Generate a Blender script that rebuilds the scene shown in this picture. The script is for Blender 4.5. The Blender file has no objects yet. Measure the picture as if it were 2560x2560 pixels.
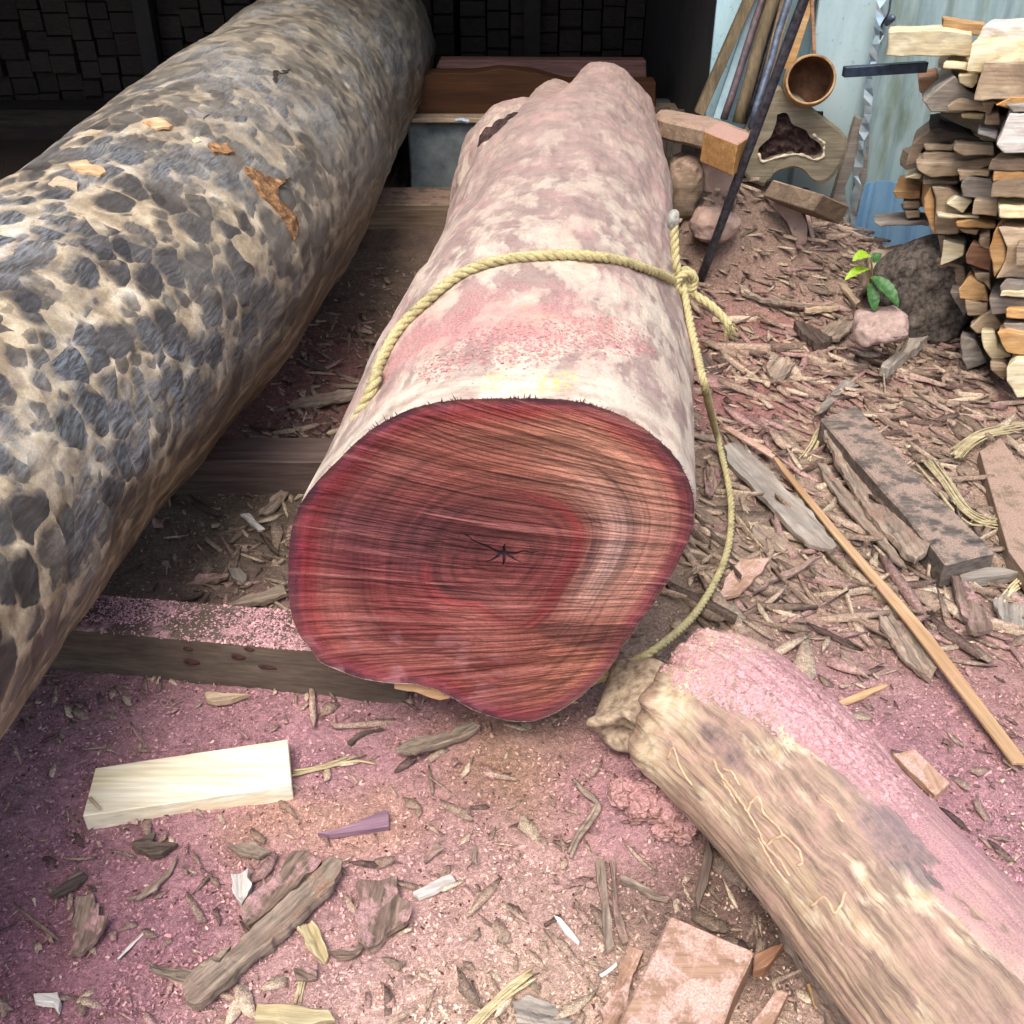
import bpy, bmesh, math, random
import numpy as np
from mathutils import Vector, Matrix
from mathutils.bvhtree import BVHTree
random.seed(7); RNG = np.random.default_rng(7)
PI = math.pi
scene = bpy.context.scene
COL = scene.collection

# ------------------------------------------------------------------ camera
TH = math.radians(33.5); F = 2560.0; CH = 1.5
cam = bpy.data.cameras.new('camera'); camo = bpy.data.objects.new('camera', cam); COL.objects.link(camo)
camo.location = (0, 0, CH); camo.rotation_euler = (PI/2 - TH, 0, 0)
cam.sensor_width = 36; cam.lens = 36; cam.clip_start = .05; cam.clip_end = 500
scene.camera = camo
scene.render.resolution_x = 1024; scene.render.resolution_y = 1024

def ray(x, y):
    cx = (x - 1280)/F; cy = (1280 - y)/F
    return Vector((cx, math.cos(TH) + cy*math.sin(TH), -math.sin(TH) + cy*math.cos(TH)))
def at_z(x, y, z=0.0):
    r = ray(x, y); t = (z - CH)/r.z
    return Vector((r.x*t, r.y*t, z))
def at_y(x, y, Y):
    r = ray(x, y); t = Y/r.y
    return Vector((r.x*t, Y, CH + r.z*t))

# ------------------------------------------------------------------ numpy noise
def _h(ix, iy, seed):
    h = (ix.astype(np.int64)*374761393 + iy.astype(np.int64)*668265263 + seed*1442695041) & 0xffffffff
    h = ((h ^ (h >> 13))*1274126177) & 0xffffffff
    return ((h ^ (h >> 16)) & 0xffffff)/float(0xffffff)
def vn(x, y, seed=0):
    x = np.asarray(x, float); y = np.asarray(y, float)
    x0 = np.floor(x); y0 = np.floor(y); fx = x-x0; fy = y-y0
    fx = fx*fx*(3-2*fx); fy = fy*fy*(3-2*fy)
    a = _h(x0, y0, seed); b = _h(x0+1, y0, seed); c = _h(x0, y0+1, seed); d = _h(x0+1, y0+1, seed)
    return (a*(1-fx)+b*fx)*(1-fy) + (c*(1-fx)+d*fx)*fy
def fbm(x, y, oct=4, seed=0, gain=.5):
    s = 0; a = 1; n = 0
    for k in range(oct):
        s = s + a*vn(np.asarray(x)*2**k + 17.3*k, np.asarray(y)*2**k - 9.1*k, seed+k); n += a; a *= gain
    return s/n*2-1
def sstep(a, b, x):
    t = np.clip((x-a)/(b-a), 0, 1); return t*t*(3-2*t)
def lin(*c):
    return tuple((v/255/12.92 if v/255 <= .04045 else ((v/255+.055)/1.055)**2.4) for v in c)

# ------------------------------------------------------------------ node helper
class Mat:
    def __init__(s, name):
        s.m = bpy.data.materials.new(name); s.m.use_nodes = True
        s.t = s.m.node_tree; s.n = s.t.nodes; s.n.clear()
        s.o = s.n.new('ShaderNodeOutputMaterial'); s.b = s.n.new('ShaderNodeBsdfPrincipled')
        s.t.links.new(s.b.outputs[0], s.o.inputs[0])
    def L(s, v, sock):
        if isinstance(v, bpy.types.NodeSocket): s.t.links.new(v, sock)
        elif v is not None:
            try: sock.default_value = v
            except Exception:
                sock.default_value = (v[0], v[1], v[2], 1.0) if len(v) == 3 else v
    def obj(s): return s.n.new('ShaderNodeTexCoord').outputs['Object']
    def attr(s, name, out='Vector'):
        a = s.n.new('ShaderNodeAttribute'); a.attribute_name = name; return a.outputs[out]
    def rnd(s): return s.n.new('ShaderNodeObjectInfo').outputs['Random']
    def map(s, v, sc=(1,1,1), rot=(0,0,0), loc=(0,0,0)):
        m = s.n.new('ShaderNodeMapping'); s.L(v, m.inputs[0]); m.inputs['Scale'].default_value = sc
        m.inputs['Rotation'].default_value = rot; m.inputs['Location'].default_value = loc; return m.outputs[0]
    def noise(s, v, sc=5, det=4, rough=.55, dist=0, out='Fac'):
        n = s.n.new('ShaderNodeTexNoise'); s.L(v, n.inputs['Vector']); n.inputs['Scale'].default_value = sc
        n.inputs['Detail'].default_value = det; n.inputs['Roughness'].default_value = rough
        n.inputs['Distortion'].default_value = dist; return n.outputs[out]
    def voro(s, v, sc=5, feat='F1', out='Distance', smooth=.5, rand=1):
        n = s.n.new('ShaderNodeTexVoronoi'); n.feature = feat; s.L(v, n.inputs['Vector']); n.inputs['Scale'].default_value = sc
        n.inputs['Randomness'].default_value = rand
        if feat == 'SMOOTH_F1': n.inputs['Smoothness'].default_value = smooth
        return n.outputs[out]
    def ramp(s, f, stops, interp='LINEAR'):
        r = s.n.new('ShaderNodeValToRGB'); s.L(f, r.inputs[0]); e = r.color_ramp; e.interpolation = interp
        while len(e.elements) < len(stops): e.elements.new(.5)
        for k, (p, c) in enumerate(stops):
            e.elements[k].position = p
            c = (c, c, c) if isinstance(c, (int, float)) else c
            e.elements[k].color = (c[0], c[1], c[2], 1)
        return r.outputs[0]
    def mix(s, f, a, b, mode='MIX'):
        m = s.n.new('ShaderNodeMix'); m.data_type = 'RGBA'; m.blend_type = mode
        s.L(f, m.inputs[0]); s.L(a, m.inputs[6]); s.L(b, m.inputs[7]); return m.outputs[2]
    def math(s, op, a, b=None, c=None, clamp=False):
        m = s.n.new('ShaderNodeMath'); m.operation = op; m.use_clamp = clamp
        s.L(a, m.inputs[0]); s.L(b, m.inputs[1]); s.L(c, m.inputs[2]); return m.outputs[0]
    def vmath(s, op, a, b):
        m = s.n.new('ShaderNodeVectorMath'); m.operation = op; s.L(a, m.inputs[0]); s.L(b, m.inputs[1]); return m.outputs[0]
    def sep(s, v, k):
        m = s.n.new('ShaderNodeSeparateXYZ'); s.L(v, m.inputs[0]); return m.outputs[k]
    def warp(s, v, sc, amt):
        c = s.noise(v, sc, 3, out='Color'); c = s.vmath('SUBTRACT', c, (.5, .5, .5)); c = s.vmath('MULTIPLY', c, (amt, amt, amt))
        return s.vmath('ADD', v, c)
    def bump(s, h, st=.5, d=.01, nrm=None):
        b = s.n.new('ShaderNodeBump'); s.L(h, b.inputs['Height']); b.inputs['Strength'].default_value = st
        b.inputs['Distance'].default_value = d; s.L(nrm, b.inputs['Normal']); return b.outputs[0]
    def fin(s, col, rough=.8, nrm=None, spec=.3, metal=0):
        s.L(col, s.b.inputs['Base Color']); s.L(rough, s.b.inputs['Roughness']); s.L(nrm, s.b.inputs['Normal'])
        s.b.inputs['Specular IOR Level'].default_value = spec; s.L(metal, s.b.inputs['Metallic']); return s.m

# ------------------------------------------------------------------ object helpers
def link(name, me, mat=None, parent=None, smooth=True):
    o = bpy.data.objects.new(name, me); COL.objects.link(o)
    if mat: me.materials.append(mat)
    if smooth: me.polygons.foreach_set('use_smooth', [True]*len(me.polygons))
    if parent: o.parent = parent
    return o
def mk(name, vs, fs, mat=None, parent=None, smooth=True):
    me = bpy.data.meshes.new(name); me.from_pydata([tuple(v) for v in vs], [], fs); me.update()
    return link(name, me, mat, parent, smooth)
def tag(o, label=None, cat=None, group=None, kind=None):
    if label: o['label'] = label
    if cat: o['category'] = cat
    if group: o['group'] = group
    if kind: o['kind'] = kind
    return o
def empty(name, loc=(0,0,0)):
    o = bpy.data.objects.new(name, None); COL.objects.link(o); o.location = loc; o.empty_display_size = .1; return o
def thing(name, label, cat, group=None, loc=(0,0,0)):
    return tag(empty(name, loc), label, cat, group)
def frombm(name, bm, mat=None, parent=None, smooth=False):
    me = bpy.data.meshes.new(name); bm.normal_update(); bm.to_mesh(me); bm.free()
    return link(name, me, mat, parent, smooth)
def grid_mesh(name, V, nu, nv, mat, parent=None, st=None, col=None, wrap=False):
    """V (nu*nv,3) -> quads"""
    me = bpy.data.meshes.new(name)
    i = np.arange(nu-1)[:, None]*nv + np.arange(nv-1)[None, :]
    q = np.stack([i, i+nv, i+nv+1, i+1], -1).reshape(-1, 4)
    me.vertices.add(len(V)); me.vertices.foreach_set('co', V.astype(np.float32).ravel())
    me.loops.add(q.size); me.loops.foreach_set('vertex_index', q.astype(np.int32).ravel())
    me.polygons.add(len(q)); me.polygons.foreach_set('loop_start', np.arange(0, q.size, 4, dtype=np.int32))
    me.update(calc_edges=True)
    if st is not None:
        a = me.attributes.new('st', 'FLOAT_VECTOR', 'POINT'); a.data.foreach_set('vector', st.astype(np.float32).ravel())
    if col is not None: setcol(me, col)
    return link(name, me, mat, parent)
def setcol(me, col):
    a = me.attributes.new('tint', 'FLOAT_COLOR', 'POINT')
    c = np.ones((len(col), 4), np.float32); c[:, :3] = col; a.data.foreach_set('color', c.ravel())
def roughen(bm, amp, sc, seed=0):
    from mathutils import noise
    for v in bm.verts:
        p = v.co*sc + Vector((seed*3.1, seed*1.7, 0))
        v.co += noise.noise_vector(p)*amp
def jag(pts, step, amp, rnd):
    out = []
    n = len(pts)
    for i in range(n):
        a = pts[i]; b = pts[(i+1) % n]; L = (b-a).length; k = max(1, int(L/step))
        for j in range(k):
            p = a.lerp(b, j/k)
            if j: p = p + Vector((rnd.uniform(-1, 1), rnd.uniform(-1, 1), rnd.uniform(-.3, .3)))*amp
            out.append(p)
    return out
def prism(name, pts, ext, mat, parent=None, bevel=.002, cuts=0, amp=0, sc=20, seed=0, smooth=False, warp=None):
    """closed polygon pts (Vectors) extruded along ext"""
    bm = bmesh.new(); n = len(pts)
    a = [bm.verts.new(p) for p in pts]; b = [bm.verts.new(p + ext) for p in pts]
    f1 = bm.faces.new(a); f2 = bm.faces.new(b[::-1])
    for i in range(n): bm.faces.new((a[(i+1) % n], a[i], b[i], b[(i+1) % n]))
    bmesh.ops.recalc_face_normals(bm, faces=bm.faces)
    if bevel: bmesh.ops.bevel(bm, geom=list(bm.edges), offset=bevel, segments=1, profile=.6, affect='EDGES', clamp_overlap=True)
    if cuts:
        bmesh.ops.triangulate(bm, faces=bm.faces, quad_method='BEAUTY', ngon_method='BEAUTY')
        for _ in range(cuts):
            L = sorted(e.calc_length() for e in bm.edges)[int(len(bm.edges)*.55)]
            bmesh.ops.subdivide_edges(bm, edges=[e for e in bm.edges if e.calc_length() > L], cuts=1)
            bmesh.ops.triangulate(bm, faces=bm.faces)
    if warp:
        for v in bm.verts: v.co = warp(v.co)
    if amp: roughen(bm, amp, sc, seed)
    return frombm(name, bm, mat, parent, smooth)
def tube_mesh(path, rad, seg=8, caps=True):
    """path list Vector, rad float or list"""
    vs = []; fs = []; n = len(path)
    R = rad if isinstance(rad, (list, tuple)) else [rad]*n
    up = Vector((0, 0, 1)); prev = None
    for i, p in enumerate(path):
        t = (path[min(i+1, n-1)] - path[max(i-1, 0)]).normalized()
        if prev is None:
            u = t.cross(up) if abs(t.z) < .9 else t.cross(Vector((1, 0, 0)))
            u.normalize()
        else:
            u = (prev - t*prev.dot(t)).normalized()
        prev = u; w = t.cross(u)
        for k in range(seg):
            a = 2*PI*k/seg; vs.append(p + (u*math.cos(a) + w*math.sin(a))*R[i])
    for i in range(n-1):
        for k in range(seg):
            k2 = (k+1) % seg; fs.append((i*seg+k, i*seg+k2, (i+1)*seg+k2, (i+1)*seg+k))
    if caps: fs.append(tuple(range(seg))[::-1]); fs.append(tuple((n-1)*seg+k for k in range(seg)))
    return vs, fs
def catmull(P, per=8):
    P = [Vector(p) for p in P]; Q = [P[0]*2-P[1]] + P + [P[-1]*2-P[-2]]; out = []
    for i in range(1, len(Q)-2):
        a, b, c, d = Q[i-1:i+3]
        for j in range(per):
            t = j/per
            out.append(.5*((2*b) + (c-a)*t + (2*a-5*b+4*c-d)*t*t + (3*b-a-3*c+d)*t**3))
    out.append(P[-1]); return out
def rope_geo(path, R, strands=3, pitch=.07, seg=7, step=.006):
    """twisted strands along a path; returns verts, faces"""
    pts = [path[0]]; acc = 0
    for a, b in zip(path, path[1:]):
        L = (b-a).length; k = max(1, int(L/step))
        for j in range(1, k+1): pts.append(a.lerp(b, j/k))
    n = len(pts); vs = []; fs = []; fr = []; prev = None; s = 0; ss = []
    for i, p in enumerate(pts):
        t = (pts[min(i+1, n-1)]-pts[max(i-1, 0)]).normalized()
        u = (t.cross(Vector((0, 0, 1))) if abs(t.z) < .9 else t.cross(Vector((1, 0, 0)))).normalized() if prev is None else (prev-t*prev.dot(t)).normalized()
        prev = u; fr.append((u, t.cross(u)))
        if i: s += (p-pts[i-1]).length
        ss.append(s)
    for k in range(strands):
        cp = []
        for i, p in enumerate(pts):
            a = 2*PI*(k/strands + ss[i]/pitch); u, w = fr[i]
            cp.append(p + (u*math.cos(a)+w*math.sin(a))*R*.5)
        v, f = tube_mesh(cp, [R*.54]*n, seg); o = len(vs); vs += v; fs += [tuple(i+o for i in q) for q in f]
    return vs, fs
# ------------------------------------------------------------------ materials
def wood(name, a, b, c=None, axis=0, sc=1.0, rough=.75, spec=.25, bump=.5, dust=None, dustamt=.5, knots=.0):
    """sawn / split wood: grain stretched along a local axis; per-object shift"""
    M = Mat(name); o = M.obj()
    off = M.vmath('MULTIPLY', M.rnd(), (7.3, 3.1, 5.7)); o = M.vmath('ADD', o, off)
    s = [38*sc]*3; s[axis] = 3.2*sc
    g = M.noise(M.map(o, s), 1, 5, .6, .6)
    s2 = [170*sc]*3; s2[axis] = 9*sc
    g2 = M.noise(M.map(o, s2), 1, 3, .6)
    big = M.noise(o, 6*sc, 3)
    col = M.ramp(g, [(.3, a), (.5, tuple((x+y)/2 for x, y in zip(a, b))), (.68, b)])
    if c: col = M.mix(M.ramp(big, [(.48, 0), (.66, .85)]), col, c)
    col = M.mix(.55, col, M.ramp(g2, [(.3, .35), (.7, 1.0)]), 'MULTIPLY')
    v = M.math('MULTIPLY_ADD', M.rnd(), .4, .8)
    col = M.mix(1.0, col, v, 'MULTIPLY')
    h = M.math('ADD', M.math('MULTIPLY', g, .6), M.math('MULTIPLY', g2, .5))
    if dust:
        nz = M.n.new('ShaderNodeNewGeometry').outputs['Normal']; up = M.sep(nz, 2)
        dn = M.noise(M.obj(), 14, 6, .7)
        f = M.math('MULTIPLY', M.ramp(up, [(.35, 0), (.8, 1)]), M.ramp(dn, [(.62-dustamt*.4, 0), (.72-dustamt*.4, 1)]))
        sp = M.noise(M.obj(), 260, 3, .7)
        dc = M.mix(1.0, dust, M.ramp(sp, [(.3, .55), (.7, 1.35)]), 'MULTIPLY')
        col = M.mix(f, col, dc)
        h = M.mix(f, h, sp)
    return M.fin(col, rough, M.bump(h, bump, .004), spec)

DUST = lin(190, 152, 148); DUSTB = lin(150, 122, 104)
m_pale = wood('pale fresh wood', lin(212, 194, 150), lin(238, 228, 196), lin(226, 196, 140), sc=.8, bump=.25)
m_paleb = wood('cream cut board', lin(240, 226, 188), lin(250, 242, 220), lin(232, 206, 154), sc=.6, bump=.12, rough=.55)
m_tan = wood('tan split wood', lin(162, 138, 110), lin(204, 182, 152), lin(140, 120, 98), dust=lin(168,150,128), dustamt=.35)
m_brn = wood('weathered brown wood', lin(132, 114, 94), lin(192, 170, 142), lin(152, 130, 106))
m_gry = wood('grey weathered wood', lin(118, 110, 102), lin(178, 168, 154), lin(144, 132, 120))
m_drk = wood('dark old wood', lin(44, 38, 34), lin(86, 74, 66), lin(60, 50, 44))
m_org = wood('orange heartwood', lin(176, 134, 88), lin(212, 174, 122), lin(186, 136, 80))
m_red = wood('reddish split wood', lin(130, 92, 70), lin(172, 132, 102))
m_bark = wood('old bark', lin(84, 72, 64), lin(176, 150, 132), lin(134, 110, 100), sc=1.8, bump=1.0, dust=lin(182, 144, 142), dustamt=.3, rough=.9)
m_barkg = wood('grey bark', lin(98, 88, 78), lin(190, 170, 150), lin(150, 128, 114), sc=1.8, bump=1.0, dust=DUSTB, dustamt=.2, rough=.9)
m_barkd = wood('dark bark', lin(56, 48, 44), lin(120, 104, 92), lin(90, 74, 66), sc=1.8, bump=.9, rough=.9)
m_straw = wood('pale fibres', lin(176, 158, 116), lin(222, 208, 168), sc=1.2)
m_white = wood('bleached splinter', lin(190, 182, 172), lin(236, 230, 220), sc=1.2)
m_purp = wood('purple heartwood', lin(118, 90, 108), lin(162, 130, 142), sc=1.5, bump=.2)
m_lath = wood('tan lath', lin(186, 146, 106), lin(216, 180, 138), sc=.8, bump=.2, dust=lin(180, 140, 118), dustamt=.2)
m_beam = wood('old square beam', lin(84, 74, 64), lin(120, 106, 92), lin(96, 82, 72), sc=.9, bump=.5, dust=lin(184, 146, 146), dustamt=.25, rough=.85)
m_dpink = wood('pink dusted timber', lin(150, 118, 98), lin(190, 156, 130), None, dust=lin(198, 164, 150), dustamt=.45)
m_dbrn = wood('brown dusted timber', lin(116, 98, 82), lin(160, 138, 114), None, dust=lin(160, 134, 118), dustamt=.5)
m_dark = wood('dusted dark timber', lin(70, 66, 62), lin(128, 116, 106), None, dust=lin(150, 130, 116), dustamt=.45)
m_oliv = wood('olive weathered pole', lin(74, 64, 48), lin(108, 94, 70), axis=2, bump=.5)
m_stack = wood('near black squared timber', lin(26, 23, 20), lin(60, 52, 45), lin(42, 35, 31), rough=.8)  # timber toned near black throughout
m_slab = wood('rust brown slab', lin(74, 46, 26), lin(104, 66, 38), lin(88, 56, 34), sc=.5, bump=.3)

def simple(name, col, col2=None, sc=20, rough=.6, metal=0, bump=.2, spec=.4):
    M = Mat(name); o = M.obj(); n = M.noise(o, sc, 5, .65)
    c = M.mix(M.ramp(n, [(.35, 0), (.65, 1)]), col, col2 or col)
    return M.fin(c, rough, M.bump(n, bump, .003), spec, metal)
m_iron = simple('dark iron', lin(50, 50, 56), lin(88, 87, 94), 60, .42, .6)
m_pipeb = simple('blue grey pipe', lin(66, 74, 88), lin(104, 112, 126), 40, .45, .5)
m_pipep = simple('purple brown pipe', lin(60, 50, 54), lin(96, 80, 80), 40, .6, .2)
m_black = simple('black bar', lin(22, 30, 44), lin(40, 56, 76), 50, .4, .3)
m_rust = simple('rusty tin', lin(122, 90, 60), lin(178, 146, 102), 30, .6, .3, .3)
m_rustin = simple('rusty tin inside', lin(70, 44, 28), lin(110, 74, 46), 24, .7, .1, .3)
m_conc = simple('stained concrete', lin(96, 104, 104), lin(140, 148, 144), 9, .9, 0, .5)
m_rock = simple('rough stone', lin(44, 40, 36), lin(104, 94, 84), 60, .95, 0, 1.0)
m_rockl = simple('pale broken stone', lin(120, 104, 90), lin(168, 148, 130), 18, .95, 0, .7)
m_rockp = simple('pink dusted stone', lin(134, 114, 104), lin(172, 148, 138), 60, .95, 0, .7)
m_pinkroot = simple('dust covered root', lin(146, 120, 108), lin(170, 146, 132), 14, .95, 0, .5)
m_blueboard = simple('pale blue board', lin(128, 156, 166), lin(158, 184, 190), 12, .6)
m_leafy = simple('yellow green leaf', lin(124, 156, 30), lin(150, 178, 56), 30, .45)
m_leafg = simple('green leaf', lin(38, 76, 34), lin(66, 110, 54), 60, .5)
m_stem = simple('plant stem', lin(110, 120, 60), lin(130, 100, 70), 40, .6)
def m_roof_():
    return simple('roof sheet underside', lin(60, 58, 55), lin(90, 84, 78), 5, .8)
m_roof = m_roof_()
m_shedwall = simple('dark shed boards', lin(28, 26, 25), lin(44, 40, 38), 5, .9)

def m_panel_(name, a, b, stain):
    M = Mat(name); o = M.obj()
    n = M.noise(M.map(o, (5, 5, 1.2)), 2, 6, .7); n2 = M.noise(o, 40, 5, .7)
    c = M.mix(M.ramp(n, [(.35, 0), (.65, 1)]), a, b)
    c = M.mix(M.ramp(n2, [(.6, 0), (.72, .8)]), c, stain)
    z = M.sep(o, 2)
    c = M.mix(M.math('MULTIPLY', M.ramp(M.math('ADD', M.math('MULTIPLY', z, -1.0), M.math('MULTIPLY_ADD', n, .5, .65)), [(.2, 0), (.7, 1)]), .8), c, stain)
    return M.fin(c, .6, M.bump(n2, .3, .002), .4)
m_panel = m_panel_('pale painted sheet', lin(140, 176, 184), lin(168, 198, 202), lin(110, 112, 106))
m_post = m_panel_('weathered painted post', lin(150, 174, 176), lin(172, 190, 190), lin(108, 104, 94))
def m_corr_():
    M = Mat('mossy galvanised sheet'); o = M.obj()
    n = M.noise(M.map(o, (7, 7, 1.0)), 1.6, 6, .7); n2 = M.noise(o, 70, 5, .7); n3 = M.noise(M.map(o, (3, 3, 1)), 3, 5)
    c = M.ramp(n, [(.3, lin(118, 142, 146)), (.5, lin(150, 170, 170)), (.7, lin(120, 136, 122))])
    c = M.mix(M.ramp(n3, [(.52, 0), (.68, .75)]), c, lin(96, 110, 88))
    c = M.mix(M.ramp(n2, [(.6, 0), (.75, .6)]), c, lin(176, 178, 160))
    return M.fin(c, .45, M.bump(n2, .2, .002), .5, .25)
m_corr = m_corr_()
m_blue = simple('blue ribbed sheet', lin(128, 172, 204), lin(146, 188, 216), 6, .38, .2, .05, .5)
m_edge = simple('bright metal edge', lin(170, 190, 200), lin(200, 214, 220), 30, .3, .7, .3)

def m_rope_(name, a, b):
    M = Mat(name); o = M.obj(); n = M.noise(o, 420, 3, .7); n2 = M.noise(o, 25, 4)
    c = M.mix(M.ramp(n, [(.3, 0), (.7, 1)]), a, b)
    c = M.mix(M.ramp(n2, [(.5, 0), (.75, .6)]), c, tuple(x*.45 for x in a))
    return M.fin(c, .9, M.bump(n, .8, .002), .15)
m_rope = m_rope_('yellow straw rope', lin(152, 138, 92), lin(214, 202, 154))
m_rope2 = m_rope_('dusty grey rope', lin(120, 98, 80), lin(160, 140, 118))

# tinted (vertex colour: chip / soil tones, some ground shade painted in)
def m_tint_(name, sc, amt, bumpst, rough=.92, spec=.12):
    M = Mat(name); o = M.obj(); n = M.noise(o, sc, 5, .7); n2 = M.noise(o, sc*4, 3, .7)
    c = M.mix(amt, M.attr('tint', 'Color'), M.ramp(n, [(.3, .45), (.5, 1.0), (.72, 1.7)]), 'MULTIPLY')
    c = M.mix(amt, c, M.ramp(n2, [(.3, .5), (.7, 1.4)]), 'MULTIPLY')
    return M.fin(c, rough, M.bump(M.math('ADD', n, M.math('MULTIPLY', n2, .5)), bumpst, .006), spec)
m_soil = m_tint_('sawdust and soil', 110, .75, 1.0)
m_flake = m_tint_('wood shavings', 300, .35, .3)
m_litter = m_tint_('bark crumbs', 90, .8, .8)

# ------------------------------------------------------------------ ground
def W(px, py): p = at_z(px, py); return p.x, p.y
BLOB = []   # x, y, radius, weight, tone
P_, D_, T_, B_, K_ = lin(188, 140, 147), lin(126, 82, 97), lin(230, 200, 172), lin(172, 150, 132), lin(110, 98, 84)
R_ = lin(164, 112, 108); O_ = lin(224, 182, 134)
for px, py, r, w, c in [
    (120, 1950, .40, 2, P_), (450, 1850, .32, 2, P_), (700, 1830, .3, 1.6, P_), (950, 2000, .3, 1.6, P_), (150, 2250, .26, 2.4, D_), (60, 2450, .22, 2.4, D_),  # D_ blobs: shade beside the left log painted into the sawdust tone
    (600, 2250, .3, 1.4, P_), (950, 2350, .22, .9, P_), (1600, 2050, .13, 2, P_), (1520, 1960, .1, 2, P_), (1350, 2300, .2, .8, P_), (1180, 2430, .3, 1.1, T_), (1000, 2500, .3, .9, T_), (400, 2480, .3, .9, P_),
    (1860, 980, .22, 2.6, R_), (1950, 900, .2, 1.8, R_), (1800, 860, .25, 2, R_), (2050, 1050, .3, .8, R_), (2380, 980, .3, .9, R_),
    (2330, 1960, .2, 1.7, P_), (2150, 1800, .16, 1.5, P_), (2200, 1650, .25, .8, P_), (2450, 2150, .2, 1.6, P_), (2480, 1700, .3, .7, R_), (2150, 1480, .2, .7, R_),
    (660, 1010, .3, 1.8, R_), (850, 920, .3, 1.4, R_), (1000, 600, .8, 2, B_), (1000, 560, 1.2, 2, lin(120, 96, 82)),
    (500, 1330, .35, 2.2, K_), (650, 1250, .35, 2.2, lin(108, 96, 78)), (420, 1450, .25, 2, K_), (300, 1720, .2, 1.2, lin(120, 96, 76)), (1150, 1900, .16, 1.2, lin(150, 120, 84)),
    (900, 2040, .07, 2.2, O_), (640, 2070, .08, 2.2, O_), (760, 2060, .07, 2, O_), (1250, 1900, .09, 1.4, lin(140, 112, 76)),
    (1330, 1950, .1, 1.4, lin(160, 130, 96)), (1800, 2200, .12, 2, lin(104, 84, 72)), (1830, 2330, .1, 2, lin(96, 78, 70)), (2000, 1300, .3, 2, B_), (1850, 1420, .3, 2, B_), (2200, 1400, .35, 1.6, B_), (2300, 1150, .35, 1.4, B_), (2200, 900, .3, 1, B_), (1750, 1500, .2, 1.5, lin(112, 96, 78)),
    (2300, 1250, .4, .8, lin(190, 160, 136)), (2450, 1100, .3, .8, lin(176, 150, 124)), (1900, 1300, .2, .6, B_), (2100, 700, .6, 1, lin(150, 124, 110)), (100, 420, 2.2, 9, lin(52, 44, 38)), (1000, 330, 1.0, 6, lin(70, 58, 50)), (1750, 620, .8, 1.2, B_)]:  # darkest two blobs: shed gloom painted into the floor colour
    x, y = W(px, py); BLOB.append((x, y, r, w, c))
def zone(x, y):
    wx = x + .09*fbm(x*5, y*5, 3, 40); wy = y + .09*fbm(x*5, y*5, 3, 50)
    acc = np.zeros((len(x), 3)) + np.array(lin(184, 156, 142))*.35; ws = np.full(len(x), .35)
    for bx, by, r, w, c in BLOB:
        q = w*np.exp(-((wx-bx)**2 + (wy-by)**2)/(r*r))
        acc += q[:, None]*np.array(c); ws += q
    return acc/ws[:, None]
MOUND = [(1.05, 4.05, .40, .27), (.72, 3.95, .28, .28), (1.75, 3.7, .3, .06), (1.4, 3.6, .5, .05), (*W(1600, 2000), .09, .045), (*W(1480, 2330), .3, .01), (*W(300, 1900), .3, .012), (2.2, 3.2, .5, .06)]
def gh(x, y):
    x = np.asarray(x, float); y = np.asarray(y, float)
    h = .012*fbm(x*2.3, y*2.3, 3, 3) + .007*fbm(x*11, y*11, 3, 9)
    for mx, my, r, a in MOUND: h = h + a*np.exp(-((x-mx)**2+(y-my)**2)/(r*r))
    return h
def gz(x, y): return float(gh(np.array([x]), np.array([y]))[0])
def on_ground(px, py, dz=0.0):
    r_ = ray(px, py); ts = np.linspace(.6, 9, 600); X_ = r_.x*ts; Y_ = r_.y*ts; Z_ = CH+r_.z*ts - gh(X_, Y_) - dz
    i_ = np.nonzero(Z_ <= 0)[0]; i_ = int(i_[0]) if len(i_) else 599; i_ = max(i_, 1)
    a, b = Z_[i_-1], Z_[i_]; f_ = a/(a-b) if a != b else 0; t = ts[i_-1]+(ts[i_]-ts[i_-1])*f_
    return Vector((r_.x*t, r_.y*t, CH+r_.z*t))
def axis_coords(lo, hi, step, far):
    mid = list(np.arange(lo, hi, step)); a = []; d = step; v = lo
    while v > -far: d *= 1.18; v -= d; a.append(v)
    b = []; d = step; v = mid[-1]
    while v < far: d *= 1.18; v += d; b.append(v)
    return np.array(a[::-1] + mid + b)
gx = axis_coords(-1.7, 2.5, .0085, 60); gy = axis_coords(.75, 4.3, .0085, 60)
X, Y = np.meshgrid(gx, gy, indexing='ij'); xf = X.ravel(); yf = Y.ravel()
near = ((xf > -2) & (xf < 2.8) & (yf > .4) & (yf < 6)).astype(float)
c = zone(xf, yf)
fine = .0042*fbm(xf*45, yf*45, 3, 21) + .0035*(np.abs(fbm(xf*28, yf*60, 2, 31)))
brown = sstep(1.5, 1.25, c[:, 0]/(c[:, 1]+.01))
fine = fine + brown*(.010*np.abs(fbm(xf*14+yf*9, yf*26-xf*12, 3, 33)))
zf = gh(xf, yf) + near*fine
c *= (1 + .25*fbm(xf*18, yf*18, 4, 77))[:, None]
c *= (.9 + 28*fine*near)[:, None].clip(.55, 1.3)
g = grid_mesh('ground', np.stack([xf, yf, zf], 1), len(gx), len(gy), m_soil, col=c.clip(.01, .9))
tag(g, kind='structure')

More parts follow.
